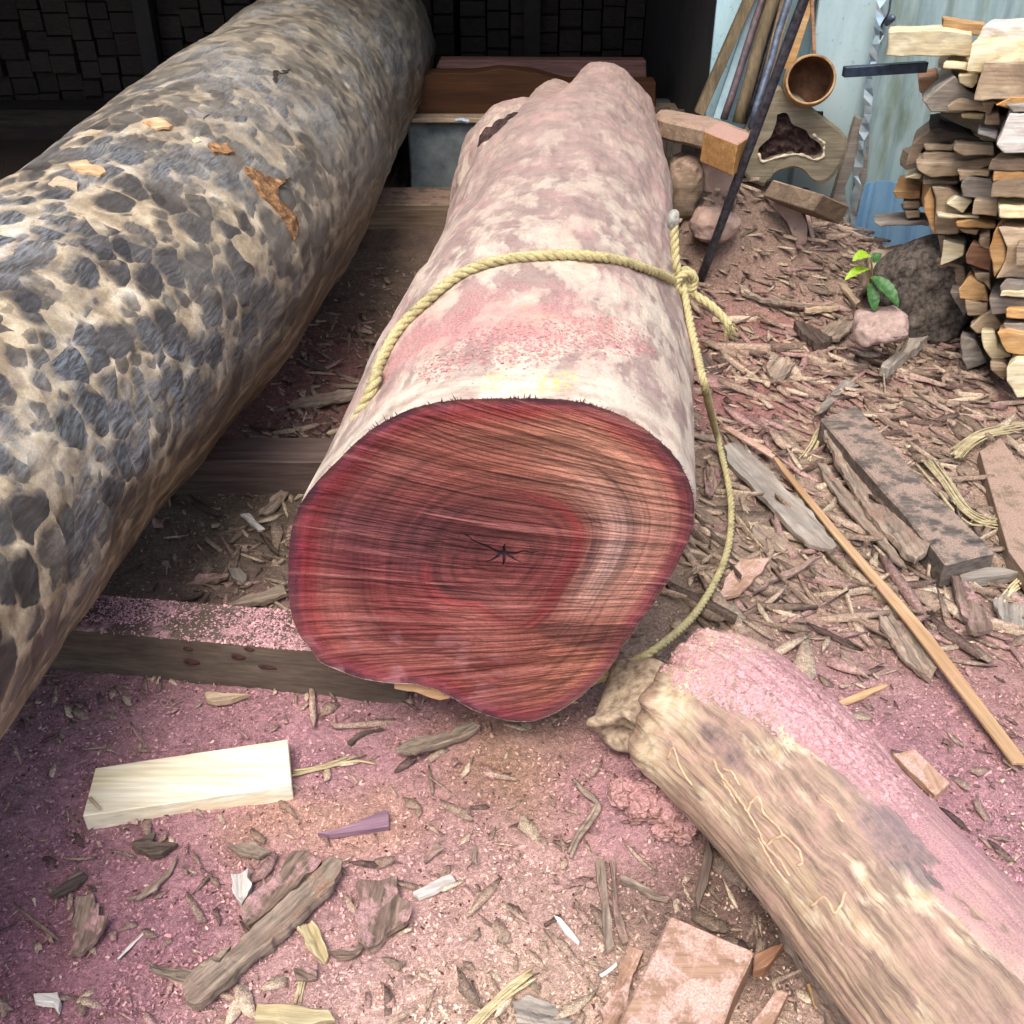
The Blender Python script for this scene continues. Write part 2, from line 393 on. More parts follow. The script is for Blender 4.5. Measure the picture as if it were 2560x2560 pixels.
# loose shavings: far too many to count
def flakes(P, Nn, col, lmin, lmax, asp, tilt, lift=.001, seed=1):
    r = np.random.default_rng(seed); n = len(P)
    L = lmin + (lmax-lmin)*r.random(n)**2.2; Wd = L*(asp[0] + (asp[1]-asp[0])*r.random(n))
    a = r.random(n)*2*PI
    Nn = Nn + r.normal(0, tilt, (n, 3)); Nn /= np.linalg.norm(Nn, axis=1)[:, None]
    t = np.stack([np.cos(a), np.sin(a), np.zeros(n)], 1); t -= Nn*(t*Nn).sum(1)[:, None]; t /= np.linalg.norm(t, axis=1)[:, None]
    b = np.cross(Nn, t); c0 = P + Nn*(lift + Wd*.15)[:, None]
    bend = (r.random(n)-.2)*L*.22
    q = [c0 - t*(L/2)[:, None]*s - Nn*0 for s in (1,)]
    l2 = (L/2)[:, None]; w2 = (Wd/2)[:, None]; nb = Nn*bend[:, None]
    k1 = (.4+.6*r.random(n))[:, None]; k2 = (.4+.6*r.random(n))[:, None]
    V = np.stack([c0-t*l2-b*w2*k1-nb, c0-t*l2+b*w2*k2-nb, c0-b*w2, c0+b*w2, c0+t*l2-b*w2*k2-nb, c0+t*l2+b*w2*k1-nb], 1).reshape(-1, 3)
    i = np.arange(n)[:, None]*6
    F_ = np.concatenate([i+np.array([[0, 2, 3, 1]]), i+np.array([[2, 4, 5, 3]])], 0)
    return V, F_, np.repeat(col, 6, 0)
def raw(name, V, Fq, col, mat):
    me = bpy.data.meshes.new(name)
    me.vertices.add(len(V)); me.vertices.foreach_set('co', V.astype(np.float32).ravel())
    me.loops.add(Fq.size); me.loops.foreach_set('vertex_index', Fq.astype(np.int32).ravel())
    me.polygons.add(len(Fq)); me.polygons.foreach_set('loop_start', np.arange(0, Fq.size, Fq.shape[1], dtype=np.int32))
    me.update(calc_edges=True); setcol(me, col)
    return link(name, me, mat, None, False)
def chipcol(base, r, pale=.12):
    n = len(base); c = base*(.62 + .75*r.random(n))[:, None]
    sat = r.random(n)
    c = np.where((sat < pale)[:, None], base*.5 + np.array(lin(240, 214, 190))*.48, c)
    c = np.where(((sat > .93))[:, None], np.array(lin(98, 66, 62))*(.5+r.random(n))[:, None], c)
    return c.clip(.01, .85)
r = np.random.default_rng(5)
NF = 260000
# even density on the picture-near ground: sample in camera angle so nearer ground gets smaller chips
x = r.uniform(-1.6, 2.5, NF*2); y = .8 + 3.5*r.random(NF*2)**1.5
k = (np.abs(x) < y*.62+.35) ; x = x[k][:NF]; y = y[k][:NF]
P = np.stack([x, y, gh(x, y)], 1); N0 = np.tile([0., 0., 1.], (len(x), 1))
base = zone(x, y)
V, Fq, cc = flakes(P, N0, chipcol(base, r, .05 + .16*sstep(1.75, 1.3, base[:, 0]/(base[:, 1]+.01))), .0025, .0085, (.25, .75), .34, .0015, 2)
tag(raw('wood_shavings', V, Fq, cc, m_flake), kind='stuff', label='pink and tan wood shavings and sawdust strewn over the whole ground', cat='wood shavings')

# bark litter: uncountable small fragments of bark
def litter(n, seed, xs, ys, smin, smax, dens, wide=1):
    r = np.random.default_rng(seed); x = r.uniform(*xs, n); y = ys[0] + (ys[1]-ys[0])*r.random(n)**1.2
    keep = r.random(n) < dens(x, y); x = x[keep]; y = y[keep]; n = len(x)
    z = gh(x, y); base = zone(x, y)
    K = 7; Vs = []; 
    L = smin + (smax-smin)*r.random(n)**2; asp = (.10 + .38*r.random(n)**1.3)*np.clip(.07/L*wide, .28, 1); a0 = r.random(n)*PI
    a0 = np.where(r.random(n) < .5, np.radians(-55)+r.normal(0, .35, n), a0)
    th = np.linspace(0, 2*PI, K, endpoint=False)[None] + r.uniform(-.35, .35, (n, K))
    rad = .5*(.45+.75*r.random((n, K)))
    lx = np.cos(th)*rad*L[:, None]; ly = np.sin(th)*rad*(L*asp)[:, None]
    ca = np.cos(a0)[:, None]; sa = np.sin(a0)[:, None]
    wx = lx*ca-ly*sa; wy = lx*sa+ly*ca
    tx = r.normal(0, .18, n)[:, None]; ty = r.normal(0, .18, n)[:, None]
    cur = r.uniform(-.2, .8, n)[:, None]/L[:, None]
    dz = wx*tx + wy*ty + np.minimum(cur, 12)*(ly**2*2+lx**2*.25)
    T = np.maximum(.0015, L*.05*(.5+r.random(n)))[:, None]
    top = np.stack([wx+x[:, None], wy+y[:, None], z[:, None]+dz+T+.005], -1)
    bot = top.copy(); bot[..., 2] -= T; bot[..., :2] = bot[..., :2]*.97 + np.stack([x, y], 1)[:, None]*.03
    ct = np.stack([x, y, z+T[:, 0]+.005+L*.01], 1)[:, None]
    V = np.concatenate([ct, top, bot], 1).reshape(-1, 3)
    i = (np.arange(n)*(1+2*K))[:, None]; kk = np.arange(K); k2 = (kk+1) % K
    f = np.concatenate([(i[:, :, None]+np.stack([0*kk, 1+kk, 1+k2], -1)[None]).reshape(-1, 3),
                        (i[:, :, None]+np.stack([1+kk, 1+K+kk, 1+K+k2], -1)[None]).reshape(-1, 3),
                        (i[:, :, None]+np.stack([1+kk, 1+K+k2, 1+k2], -1)[None]).reshape(-1, 3)])
    tone = np.array([lin(174, 152, 132), lin(140, 122, 106), lin(204, 184, 158), lin(92, 78, 70), lin(176, 142, 134)])[r.choice(5, n, p=[.34, .28, .16, .1, .12])]
    col = tone*.82 + base*.18; col *= (.7+.5*r.random(n))[:, None]
    return V, f, np.repeat(col, 1+2*K, 0)
def dens(x, y):
    b = zone(x, y); pink = b[:, 0]/(b[:, 1]+.01)
    d = .95 - .5*np.clip((pink-1.45)/.7, 0, 1)
    d = np.where((x < .1) & (y < 1.45), d*.75, d)
    return d*(np.abs(x) < y*.62+.4)*(.35+.9*(fbm(x*3, y*3, 2, 99) > -.15))
def strips(n, seed, xs, ys, dn):
    V, f, c = litter(n, seed, xs, ys, .07, .30, dn)
    return V, f, c
parts = [litter(170, 18, (.42, 2.1), (1.6, 3.6), .09, .22, lambda x, y: np.ones_like(x), 2.6), litter(450, 14, (.42, 1.5), (1.75, 3.3), .08, .30, lambda x, y: .9*(x > .32*y-.25)), litter(700, 16, (.55, 1.9), (3.0, 4.05), .04, .18, lambda x, y: np.ones_like(x)), litter(110, 17, (-.75, .6), (.85, 1.5), .03, .10, lambda x, y: np.ones_like(x)), litter(500, 15, (-.75, -.05), (1.75, 3.6), .04, .16, lambda x, y: np.ones_like(x)),
         litter(11000, 11, (-1.4, 2.5), (.85, 4.2), .010, .06, dens), litter(1500, 12, (-1.4, 2.5), (.85, 4.2), .05, .15, lambda x, y: dens(x, y)*np.where(x > .3, 1, .35)*.8),
         litter(1500, 13, (.35, 2.2), (1.7, 4.2), .06, .24, lambda x, y: dens(x, y)*.7)]
V = np.concatenate([p[0] for p in parts]); o_ = 0; fs_ = []
for p in parts: fs_.append(p[1]+o_); o_ += len(p[0])
tag(raw('bark_litter', V, np.concatenate(fs_), np.concatenate([p[2] for p in parts]).clip(.01, .8), m_litter), kind='stuff', label='crumbled brown bark fragments littering the ground', cat='bark litter')
# ------------------------------------------------------------------ logs
def interp_st(st, n):
    C = [Vector(c) for c, r in st]; Rr = [r for c, r in st]
    d = [0]
    for a, b in zip(C, C[1:]): d.append(d[-1]+(b-a).length)
    s = np.linspace(0, d[-1], n)
    A = np.array([tuple(p) for p in C])
    P = np.stack([np.interp(s, d, A[:, k]) for k in range(3)], 1)
    R = np.interp(s, d, Rr)
    for _ in range(260):
        P[1:-1] = (P[:-2]+2*P[1:-1]+P[2:])/4; R[1:-1] = (R[:-2]+2*R[1:-1]+R[2:])/4
    return P, R, s
def trunk(name, st, nr, na, mat, parent, rad=None, tang=None, cap0=True, cap1=True, capr=.02, seed=0):
    P, R, s = interp_st(st, nr)
    ang = np.linspace(-PI/2, 1.5*PI, na)
    T = np.gradient(P, axis=0); T /= np.linalg.norm(T, axis=1)[:, None]
    if tang is not None: T[:] = tang
    U = np.cross(T, [0, 0, 1.]); U /= np.linalg.norm(U, axis=1)[:, None]; Wv = np.cross(U, T)
    S, A = np.meshgrid(s, ang, indexing='ij')
    RR = rad(S, A, R[:, None]+0*A) if rad else R[:, None]+0*A
    V = P[:, None]+U[:, None]*(np.cos(A)*RR)[..., None]+Wv[:, None]*(np.sin(A)*RR)[..., None]
    tt = R[:, None]*(A-PI/2)
    stv = np.stack([S, tt, A], -1)
    rings = [V]; sts = [stv]
    def cap(i, sg):
        out = []; so = []
        for f, d in ((.99, .18), (.96, .4), (.9, .62), (.8, .8), (.6, .95), (.3, 1.0), (.01, 1.0)):
            ctr = V[i].mean(0)
            out.append(ctr + (V[i]-ctr)*f + sg*T[i]*capr*d); q = stv[i].copy(); q[:, 0] += sg*.05*d; so.append(q)
        return out, so
    if cap0:
        a, b = cap(0, -1); rings = [np.array(a[::-1])]+rings; sts = [np.array(b[::-1])]+sts
    if cap1:
        a, b = cap(-1, 1); rings.append(np.array(a)); sts.append(np.array(b))
    VV = np.concatenate(rings); SS = np.concatenate(sts)
    o = grid_mesh(name, VV.reshape(-1, 3), VV.shape[0], na, mat, parent, st=SS.reshape(-1, 3))
    return o, P, R, s
def on_bvh_(tree, px, py):
    h = tree.ray_cast(Vector((0, 0, CH)), ray(px, py).normalized()); return h[0]
def bvh(o):
    me = o.data; n = len(me.vertices); co = np.empty(n*3, np.float32); me.vertices.foreach_get('co', co)
    return BVHTree.FromPolygons([tuple(v) for v in co.reshape(-1, 3).tolist()], [tuple(p.vertices) for p in me.polygons])

# ---- mottled log material
def m_mottled_():
    M = Mat('mottled debarked wood'); st = M.attr('st'); s = M.sep(st, 0); t = M.sep(st, 1)
    p = M.map(st, (1, 1, 0)); pw = M.warp(M.warp(p, 6, .05), 26, .014)
    big = M.noise(p, 3.0, 4, .6); bn = M.noise(p, 55, 5, .7); fine = M.noise(p, 210, 4, .7)
    stri = M.noise(M.map(pw, (22, 150, 1), (0, 0, -.9)), 1, 4, .7)
    fade = M.ramp(M.math('ADD', M.math('MULTIPLY', s, .2), M.math('MULTIPLY_ADD', big, .4, -.2)), [(.34, 0), (.56, 1)])
    # overlapping adze scallops: each cell is a shallow scoop that ends in a crisp lip on one side
    def scoops(sx, sy, rot, loc, lipx, lipy, r0, keep0, keep1):
        vm = M.map(pw, (sx, sy, 1), (0, 0, rot), loc)
        v = M.n.new('ShaderNodeTexVoronoi'); v.feature = 'F1'; M.L(vm, v.inputs['Vector']); v.inputs['Scale'].default_value = 1
        loc_ = M.vmath('SUBTRACT', vm, v.outputs['Position'])
        dx = M.math('MULTIPLY', M.sep(loc_, 0), lipx); dy = M.math('MULTIPLY', M.sep(loc_, 1), lipy)
        lean = M.math('ADD', dx, dy)
        d = M.math('ADD', v.outputs['Distance'], M.math('MULTIPLY_ADD', bn, .22, -.11))
        rnd_ = M.sep(v.outputs['Color'], 0); rad = M.math('MULTIPLY_ADD', M.sep(v.outputs['Color'], 1), .22, r0)
        q = M.math('SUBTRACT', rad, d)
        crisp = M.ramp(M.math('ADD', q, 0.0), [(.0, 0), (.07, 1)]); soft = M.ramp(q, [(.0, 0), (.30, 1)])
        side = M.ramp(M.math('ADD', M.math('MULTIPLY', lean, 1.6), .5), [(.3, 0), (.6, 1)])
        m = M.mix(side, soft, crisp)
        keep = M.ramp(M.math('ADD', rnd_, M.math('MULTIPLY_ADD', big, 1.8, -.9)), [(keep0, 0), (keep1, 1)])
        tone = M.sep(v.outputs['Color'], 2)
        h = M.math('ADD', M.math('MULTIPLY', M.math('MINIMUM', v.outputs['Distance'], .6), 1.0), M.math('MULTIPLY', lean, .55))
        return M.math('MULTIPLY', m, keep), h, tone
    a, ha, ta = scoops(13, 14, .5, (0, 0, 0), .8, -.6, .60, .10, .26)
    b, hb, tb = scoops(24, 24, .7, (3.3, 1.7, 0), .8, -.6, .50, .30, .50)
    patch = M.math('MAXIMUM', a, M.math('MULTIPLY', b, .85))
    wide = M.ramp(M.math('ADD', M.noise(M.map(pw, (4, 6.5, 1), (0, 0, .6), (2, 7, 0)), 1, 5, .6), M.math('MULTIPLY', bn, .16)), [(.63, 0), (.68, .9)])
    patch = M.math('MAXIMUM', patch, wide)
    ridge = M.ramp(M.noise(pw, 14, 6, .65), [(.3, lin(112, 98, 80)), (.45, lin(158, 140, 112)), (.58, lin(196, 178, 148)), (.72, lin(228, 216, 194))])
    dark = M.mix(ta, lin(38, 37, 39), lin(74, 71, 70))
    dark = M.mix(1, dark, M.ramp(stri, [(.34, .5), (.5, .95), (.66, 2.0)]), 'MULTIPLY')
    midg = M.mix(tb, lin(98, 92, 82), lin(150, 140, 124))
    c = M.mix(M.math('MULTIPLY', patch, .95), ridge, dark)
    c = M.mix(M.math('MULTIPLY', fade, .72), c, midg)
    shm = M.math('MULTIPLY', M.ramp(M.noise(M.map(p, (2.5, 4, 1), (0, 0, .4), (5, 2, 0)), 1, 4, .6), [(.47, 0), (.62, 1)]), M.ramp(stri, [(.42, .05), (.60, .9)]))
    c = M.mix(M.math('MULTIPLY', shm, .42), c, lin(160, 170, 178))  # cool sky sheen on the log, painted into its base colour
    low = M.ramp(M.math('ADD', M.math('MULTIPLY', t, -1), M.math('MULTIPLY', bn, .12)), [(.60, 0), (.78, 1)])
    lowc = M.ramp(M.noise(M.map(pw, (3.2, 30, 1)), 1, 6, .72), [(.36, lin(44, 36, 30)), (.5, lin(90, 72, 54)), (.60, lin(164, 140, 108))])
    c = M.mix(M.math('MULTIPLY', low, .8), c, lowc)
    c = M.mix(.5, c, M.ramp(fine, [(.3, .55), (.7, 1.25)]), 'MULTIPLY')
    hf = M.mix(fade, M.math('ADD', ha, M.math('MULTIPLY', hb, .45)), M.math('ADD', M.math('MULTIPLY', hb, .8), M.math('MULTIPLY', ha, .3)))
    n1 = M.bump(hf, .24, .013); n2 = M.bump(M.math('ADD', M.math('MULTIPLY', stri, .5), M.math('MULTIPLY', fine, .6)), .3, .0025, n1)
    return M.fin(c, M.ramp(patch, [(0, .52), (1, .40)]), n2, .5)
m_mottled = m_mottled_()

def m_mauve_():
    M = Mat('mauve dusted debarked wood'); st = M.attr('st'); s = M.sep(st, 0); t = M.sep(st, 1)
    p = M.map(st, (1, 1, 0)); pw = M.warp(M.warp(p, 7, .06), 30, .012)
    diag = M.map(pw, (5, 15, 1), (0, 0, .28))
    n1 = M.noise(diag, 1, 7, .66); n2 = M.noise(M.map(pw, (5.5, 7, 1)), 1, 6, .62); fine = M.noise(p, 200, 5, .75)
    dustc = M.ramp(M.noise(p, 16, 7, .7), [(.3, lin(136, 114, 106)), (.5, lin(156, 134, 124)), (.62, lin(168, 146, 134)), (.75, lin(184, 160, 148))])
    cream = M.ramp(M.noise(p, 30, 6, .7), [(.3, lin(196, 174, 148)), (.6, lin(218, 205, 184))])
    far = M.ramp(M.math('MULTIPLY', s, .25), [(.12, 0), (.45, 1)])
    thr = M.math('ADD', M.math('MULTIPLY', n1, .5), M.math('MULTIPLY', n2, .5))
    m1 = M.ramp(M.math('SUBTRACT', thr, M.math('MULTIPLY_ADD', far, .04, -.015)), [(.49, 0), (.515, .5), (.56, .95)])
    m = M.math('MULTIPLY', m1, M.math('MULTIPLY_ADD', far, -.66, .86))
    c = M.mix(m, dustc, cream)
    # shallow adze facets catch dust differently
    fac = M.voro(M.map(pw, (8, 20, 1), (0, 0, .28)), 1, 'F1', 'Color')
    c = M.mix(.35, c, M.ramp(M.sep(fac, 0), [(0, .82), (1, 1.12)]), 'MULTIPLY')
    c = M.mix(M.ramp(M.noise(p, 5, 4, .6), [(.62, 0), (.7, .5)]), c, lin(206, 172, 138))
    rosy = M.noise(M.map(pw, (6, 8, 1), (0, 0, 0), (4, 4, 0)), 1, 7, .75)
    c = M.mix(M.ramp(rosy, [(.5, 0), (.66, .55)]), c, lin(190, 150, 142))
    # red sawdust thrown over the log just behind the cut
    band = M.math('MULTIPLY', M.ramp(s, [(.09, 0), (.22, 1), (.30, 1), (.62, 0)]), M.ramp(M.math('ABSOLUTE', M.math('SUBTRACT', t, .05)), [(.15, 1), (.5, 0)]))
    rn = M.noise(M.map(pw, (14, 10, 1)), 1, 7, .7)
    rm = M.math('MULTIPLY', M.ramp(M.math('MULTIPLY', M.math('MULTIPLY_ADD', rn, 1.4, .12), band), [(.48, 0), (.72, .5), (.95, .95)]), M.ramp(fine, [(.36, .35), (.55, 1)]))
    rc = M.mix(1, lin(190, 132, 128), M.ramp(fine, [(.3, .55), (.7, 1.5)]), 'MULTIPLY')
    c = M.mix(rm, c, rc)
    # cream rim next to the cut with greyish smear
    rim = M.ramp(M.math('ADD', s, M.math('MULTIPLY_ADD', n2, .12, -.06)), [(.06, 1), (.12, 0)])
    rimc = M.ramp(M.noise(M.map(p, (30, 12, 1)), 1, 5), [(.4, lin(176, 156, 138)), (.55, lin(218, 206, 184))])
    c = M.mix(M.math('MULTIPLY', rim, .6), c, rimc)
    # yellow crayon marks
    for (s0, t0) in ((.055, -.02), (.05, -.10), (.06, -.125)):
        d = M.math('ADD', M.math('POWER', M.math('MULTIPLY', M.math('SUBTRACT', s, s0), 22), 2), M.math('POWER', M.math('MULTIPLY', M.math('SUBTRACT', t, t0), 42), 2))
        k = M.math('MULTIPLY', M.ramp(d, [(.3, 1), (.9, 0)]), M.ramp(M.noise(p, 90, 4, .7), [(.5, 0), (.56, 1)]))
        c = M.mix(M.math('MULTIPLY', k, .6), c, lin(212, 196, 90))
    c = M.mix(.5, c, M.ramp(fine, [(.28, .6), (.7, 1.2)]), 'MULTIPLY')
    specks = M.ramp(M.voro(p, 60, 'F1'), [(.08, 1), (.13, 0)]); c = M.mix(M.math('MULTIPLY', specks, .5), c, lin(80, 60, 56))
    h = M.math('ADD', M.math('MULTIPLY', n1, .8), M.math('MULTIPLY', m, -.12))
    h = M.math('ADD', h, M.math('MULTIPLY', M.voro(M.map(pw, (8, 20, 1), (0, 0, .28)), 1, 'F1'), .8))
    n = M.bump(h, .55, .014); n = M.bump(M.math('ADD', M.math('MULTIPLY', fine, .8), M.math('MULTIPLY', rm, .7)), .5, .004, n)
    return M.fin(c, .78, n, .22)
m_mauve = m_mauve_()

def m_branch_():
    M = Mat('dusty barkless branch'); st = M.attr('st'); s = M.sep(st, 0); t = M.sep(st, 1)
    p = M.map(st, (1, 1, 0)); pw = M.warp(p, 10, .03)
    fib = M.noise(M.map(pw, (6, 62, 1)), 1, 8, .74); fib2 = M.noise(M.map(pw, (14, 240, 1)), 1, 4, .75); big = M.noise(M.map(pw, (5, 12, 1)), 1, 5, .6); fine = M.noise(p, 330, 4, .7)
    base = M.ramp(fib, [(.3, lin(100, 82, 74)), (.48, lin(146, 124, 108)), (.64, lin(182, 158, 134))])
    crm = M.ramp(M.noise(p, 40, 4), [(.35, lin(184, 164, 128)), (.6, lin(220, 206, 176))])
    c = M.mix(M.ramp(M.math('ADD', big, M.math('MULTIPLY', fib, .25)), [(.68, 0), (.75, .8)]), base, crm)
    ends = M.ramp(M.math('ADD', s, M.math('MULTIPLY_ADD', big, .22, -.11)), [(.07, 1), (.13, 0)])
    c = M.mix(ends, c, crm)
    low = M.ramp(M.math('MULTIPLY', t, -1), [(.10, 0), (.17, 1)])
    c = M.mix(M.math('MULTIPLY', low, M.ramp(fib, [(.44, 0), (.60, .6)])), c, lin(190, 166, 134))
    c = M.mix(M.ramp(M.math('ADD', s, M.math('MULTIPLY_ADD', fib, .08, -.04)), [(.0, .8), (.03, 0)]), c, lin(112, 86, 70))
    # dark exposed patch
    def spot(s0, t0, a, b):
        d = M.math('ADD', M.math('POWER', M.math('MULTIPLY', M.math('SUBTRACT', s, s0), a), 2), M.math('POWER', M.math('MULTIPLY', M.math('SUBTRACT', t, t0), b), 2))
        return M.math('ADD', d, M.math('MULTIPLY_ADD', big, 1.6, -.8))
    c = M.mix(M.ramp(spot(.50, -.03, 9, 24), [(.4, .75), (.8, 0)]), c, M.ramp(fib2, [(.3, lin(84, 74, 80)), (.7, lin(134, 120, 120))]))
    c = M.mix(M.ramp(spot(.30, .0, 4, 30), [(.4, .6), (1.1, 0)]), c, lin(138, 116, 118))
    c = M.mix(M.ramp(spot(.20, -.13, 12, 40), [(.3, .6), (.7, 0)]), c, lin(84, 74, 80))
    # sawdust lying on the upper side
    d1 = M.ramp(M.math('ADD', t, M.math('MULTIPLY_ADD', big, .22, -.1)), [(-.09, 0), (.0, 1)])
    d2 = M.ramp(M.math('ADD', s, M.math('MULTIPLY_ADD', big, .25, -.12)), [(.07, 0), (.12, 1), (.55, 1), (1.0, 0)])
    d3 = M.ramp(t, [(.13, 1), (.2, .2)])
    dm = M.math('MULTIPLY', M.math('MULTIPLY', d1, d2), d3)
    dc = M.mix(1, lin(180, 138, 138), M.ramp(fine, [(.3, .55), (.7, 1.45)]), 'MULTIPLY')
    c = M.mix(dm, c, dc)
    haze_ = M.math('MULTIPLY', M.ramp(M.noise(p, 14, 8, .78), [(.46, 0), (.64, 1)]), .5)
    c = M.mix(haze_, c, lin(200, 160, 146))
    c = M.mix(.4, c, M.ramp(fib2, [(.3, .6), (.7, 1.2)]), 'MULTIPLY')
    h = M.math('ADD', M.math('MULTIPLY', fib, .8), M.math('MULTIPLY', fib2, .4))
    h = M.mix(dm, h, M.math('MULTIPLY_ADD', fine, .5, .5))
    n = M.bump(h, .8, .006)
    return M.fin(c, .8, n, .2)
m_branch = m_branch_()

# ---- left log
LL = thing('mottled_log', 'huge debarked log at left, mottled dark grey and tan, running back under the shed', 'log')
def radL(S, A, R):
    n = .022*fbm(S*1.1+3, A*1.3, 3, 5) + .010*fbm(S*5, A*4, 3, 6)
    n = n + .05*np.exp(-((S-4.9)/.5)**2)*np.exp(-((A-.5)/.9)**2) - .035*np.exp(-((S-3.9)/.35)**2)*np.exp(-((A-.5)/.7)**2)
    # adze hollows
    n = n - .004*np.abs(fbm(S*13, A*9, 2, 8))
    return R + n
stL = [((x+.02, y, z-.025), r-.025) for (x, y, z), r in [((-1.13, .45, .49), .36), ((-1.114, 1.278, .492), .365), ((-1.088, 1.742, .51), .38), ((-1.03, 2.16, .525), .395), ((-.95, 2.72, .55), .418), ((-.90, 3.4, .57), .44), ((-.885, 4.85, .575), .445), ((-.885, 5.75, .60), .47), ((-.885, 6.2, .62), .40)]]
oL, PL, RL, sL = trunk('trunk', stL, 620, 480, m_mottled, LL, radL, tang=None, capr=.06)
bL = bvh(oL)
# ---- centre log
FY = 1.40
outl = [(1150,155),(1250,157),(1400,175),(1530,220),(1660,300),(1760,400),(1815,510),(1830,590),(1815,700),(1780,780),(1740,860),(1680,950),(1610,1050),(1540,1150),(1480,1250),(1420,1310),(1350,1370),(1270,1420),(1180,1455),(1100,1455),(1010,1435),(920,1400),(860,1360),(790,1325),(700,1303),(600,1300),(480,1280),(400,1250),(320,1215),(290,1170),(240,1110),(210,1040),(200,960),(195,850),(200,740),(215,650),(250,570),(320,480),(400,400),(480,320),(560,260),(680,200),(800,170),(950,158),(1050,156)]
outw = [at_y(600+.6211*a, 900+.6211*b, FY) for a, b in outl]
pith = at_y(1258, 1384, FY)
cen = Vector((sum(p.x for p in outw)/len(outw), FY, (max(p.z for p in outw)+min(p.z for p in outw))/2))
def polar(c0):
    a = np.array([math.atan2(p.z-c0.z, p.x-c0.x) for p in outw]); rr = np.array([math.hypot(p.z-c0.z, p.x-c0.x) for p in outw])
    i = np.argsort(a); a = a[i]; rr = rr[i]
    a = np.concatenate([a-2*PI, a, a+2*PI]); rr = np.tile(rr, 3)
    fa = np.linspace(-PI*2, PI*2, 1441); fr = np.interp(fa, a, rr)
    for _ in range(6): fr[1:-1] = (fr[:-2]+2*fr[1:-1]+fr[2:])/4
    return lambda x: np.interp(np.mod(x+PI, 2*PI)-PI, fa, fr)
Rc = polar(cen)
LM = thing('felled_log', 'large dusty mauve and cream log in the middle with a fresh red sawn end', 'log')
stM = [((cen.x, FY, cen.z), .345), ((.045, 2.03, .475), .352), ((.125, 2.686, .47), .335), ((.165, 3.2, .485), .345), ((.215, 3.5, .495), .32), ((.26, 3.75, .505), .285), ((.30, 4.08, .515), .265)]
def radM(S, A, R):
    k = 1-sstep(0, .75, S)
    n = .020*fbm(S*1.3+7, A*1.5, 3, 15) + .008*fbm(S*6, A*5, 3, 16) - .003*np.abs(fbm(S*9, A*16, 2, 18))
    # groove that starts the fork, left of the crest
    gr = -.05*np.exp(-((A-(1.98-.02*S))/.16)**2)*sstep(1.9, 2.9, S)
    n = n + gr*(1-sstep(3.0, 3.3, S)) + .03*np.exp(-((A-2.6)/.4)**2)*sstep(1.8, 2.7, S)
    top = .02*np.exp(-((A-1.35)/.35)**2)*sstep(1.5, 2.8, S)
    cut = 1-sstep(.0, .004, S)*0
    return (R+n+top)*(1-k) + (Rc(A)+.3*n*sstep(0, .05, S))*k
oM, PM, RM, sM = trunk('trunk', stM, 560, 520, m_mauve, LM, radM, tang=np.array([0, 1., 0]), cap0=False, capr=.05)
bM_ = bvh(oM)
# left fork stub with a rotten hollow
stS = [((.10, 2.5, .46), .2), ((.065, 3.0, .49), .235), ((.04, 3.4, .515), .245), ((.045, 3.72, .52), .225)]
def radS(S, A, R): return R + .02*fbm(S*4, A*1.5, 3, 25) + .006*fbm(S*14, A*6, 3, 27)
oS, *_ = trunk('branch_stub', stS, 150, 160, m_mauve, LM, radS, capr=.09)
bS = bvh(oS); hc = on_bvh_(bS, 1262, 318) or at_y(1262, 312, 3.52)
M = Mat('rotten hollow wood'); o = M.obj(); n = M.noise(o, 40, 6, .75)
m_hollow = M.fin(M.ramp(n, [(.3, lin(36, 28, 26)), (.55, lin(84, 66, 62)), (.75, lin(130, 106, 98))]), .95, M.bump(n, 1, .02), .1)

# sawn face: polar sheet round the pith with real saw scores
Rp = polar(pith)
nr_, na_ = 330, 1300
rho = np.linspace(0.0, 1, nr_)**.8; an = np.linspace(-PI, PI, na_)
RH, AN = np.meshgrid(rho, an, indexing='ij')
edge = Rp(AN) + .0020*fbm(AN*40, AN*0, 3, 70)*sstep(.9, 1, RH)
u = RH*edge*np.cos(AN); v = RH*edge*np.sin(AN)
q = (v+.12)*np.exp(.9*u) + .006*fbm(u*3, v*3, 2, 81)
s1 = fbm(q*110, u*4+10, 3, 82); s2 = fbm(q*260, u*5, 2, 83); s3 = fbm(q*30, u*1.2, 2, 84)
amp = sstep(1.02, .9, RH)
lowright = sstep(.15, .0, np.abs(np.hypot((u-.13)*1.0, (v+.20)*2.2)-.02))
notch = sstep(.012, 0, (v+.155+.25*(u-.05)))*sstep(-.03, .01, (v+.215+.22*(u-.05)))*sstep(-.03, .03, u-.03)*sstep(.3, .2, u)
g1 = sstep(.88, 1, 1-np.abs(fbm(q*60, u*3+5, 3, 61))); g2_ = sstep(.86, 1, 1-np.abs(fbm(q*130+3, u*5+5, 3, 62)))
yy = FY - (.0022*s1+.0013*s2+.0015*s3 - .0020*g1 - .0013*g2_)*amp + .006*fbm(u*3, v*3, 2, 88)*amp
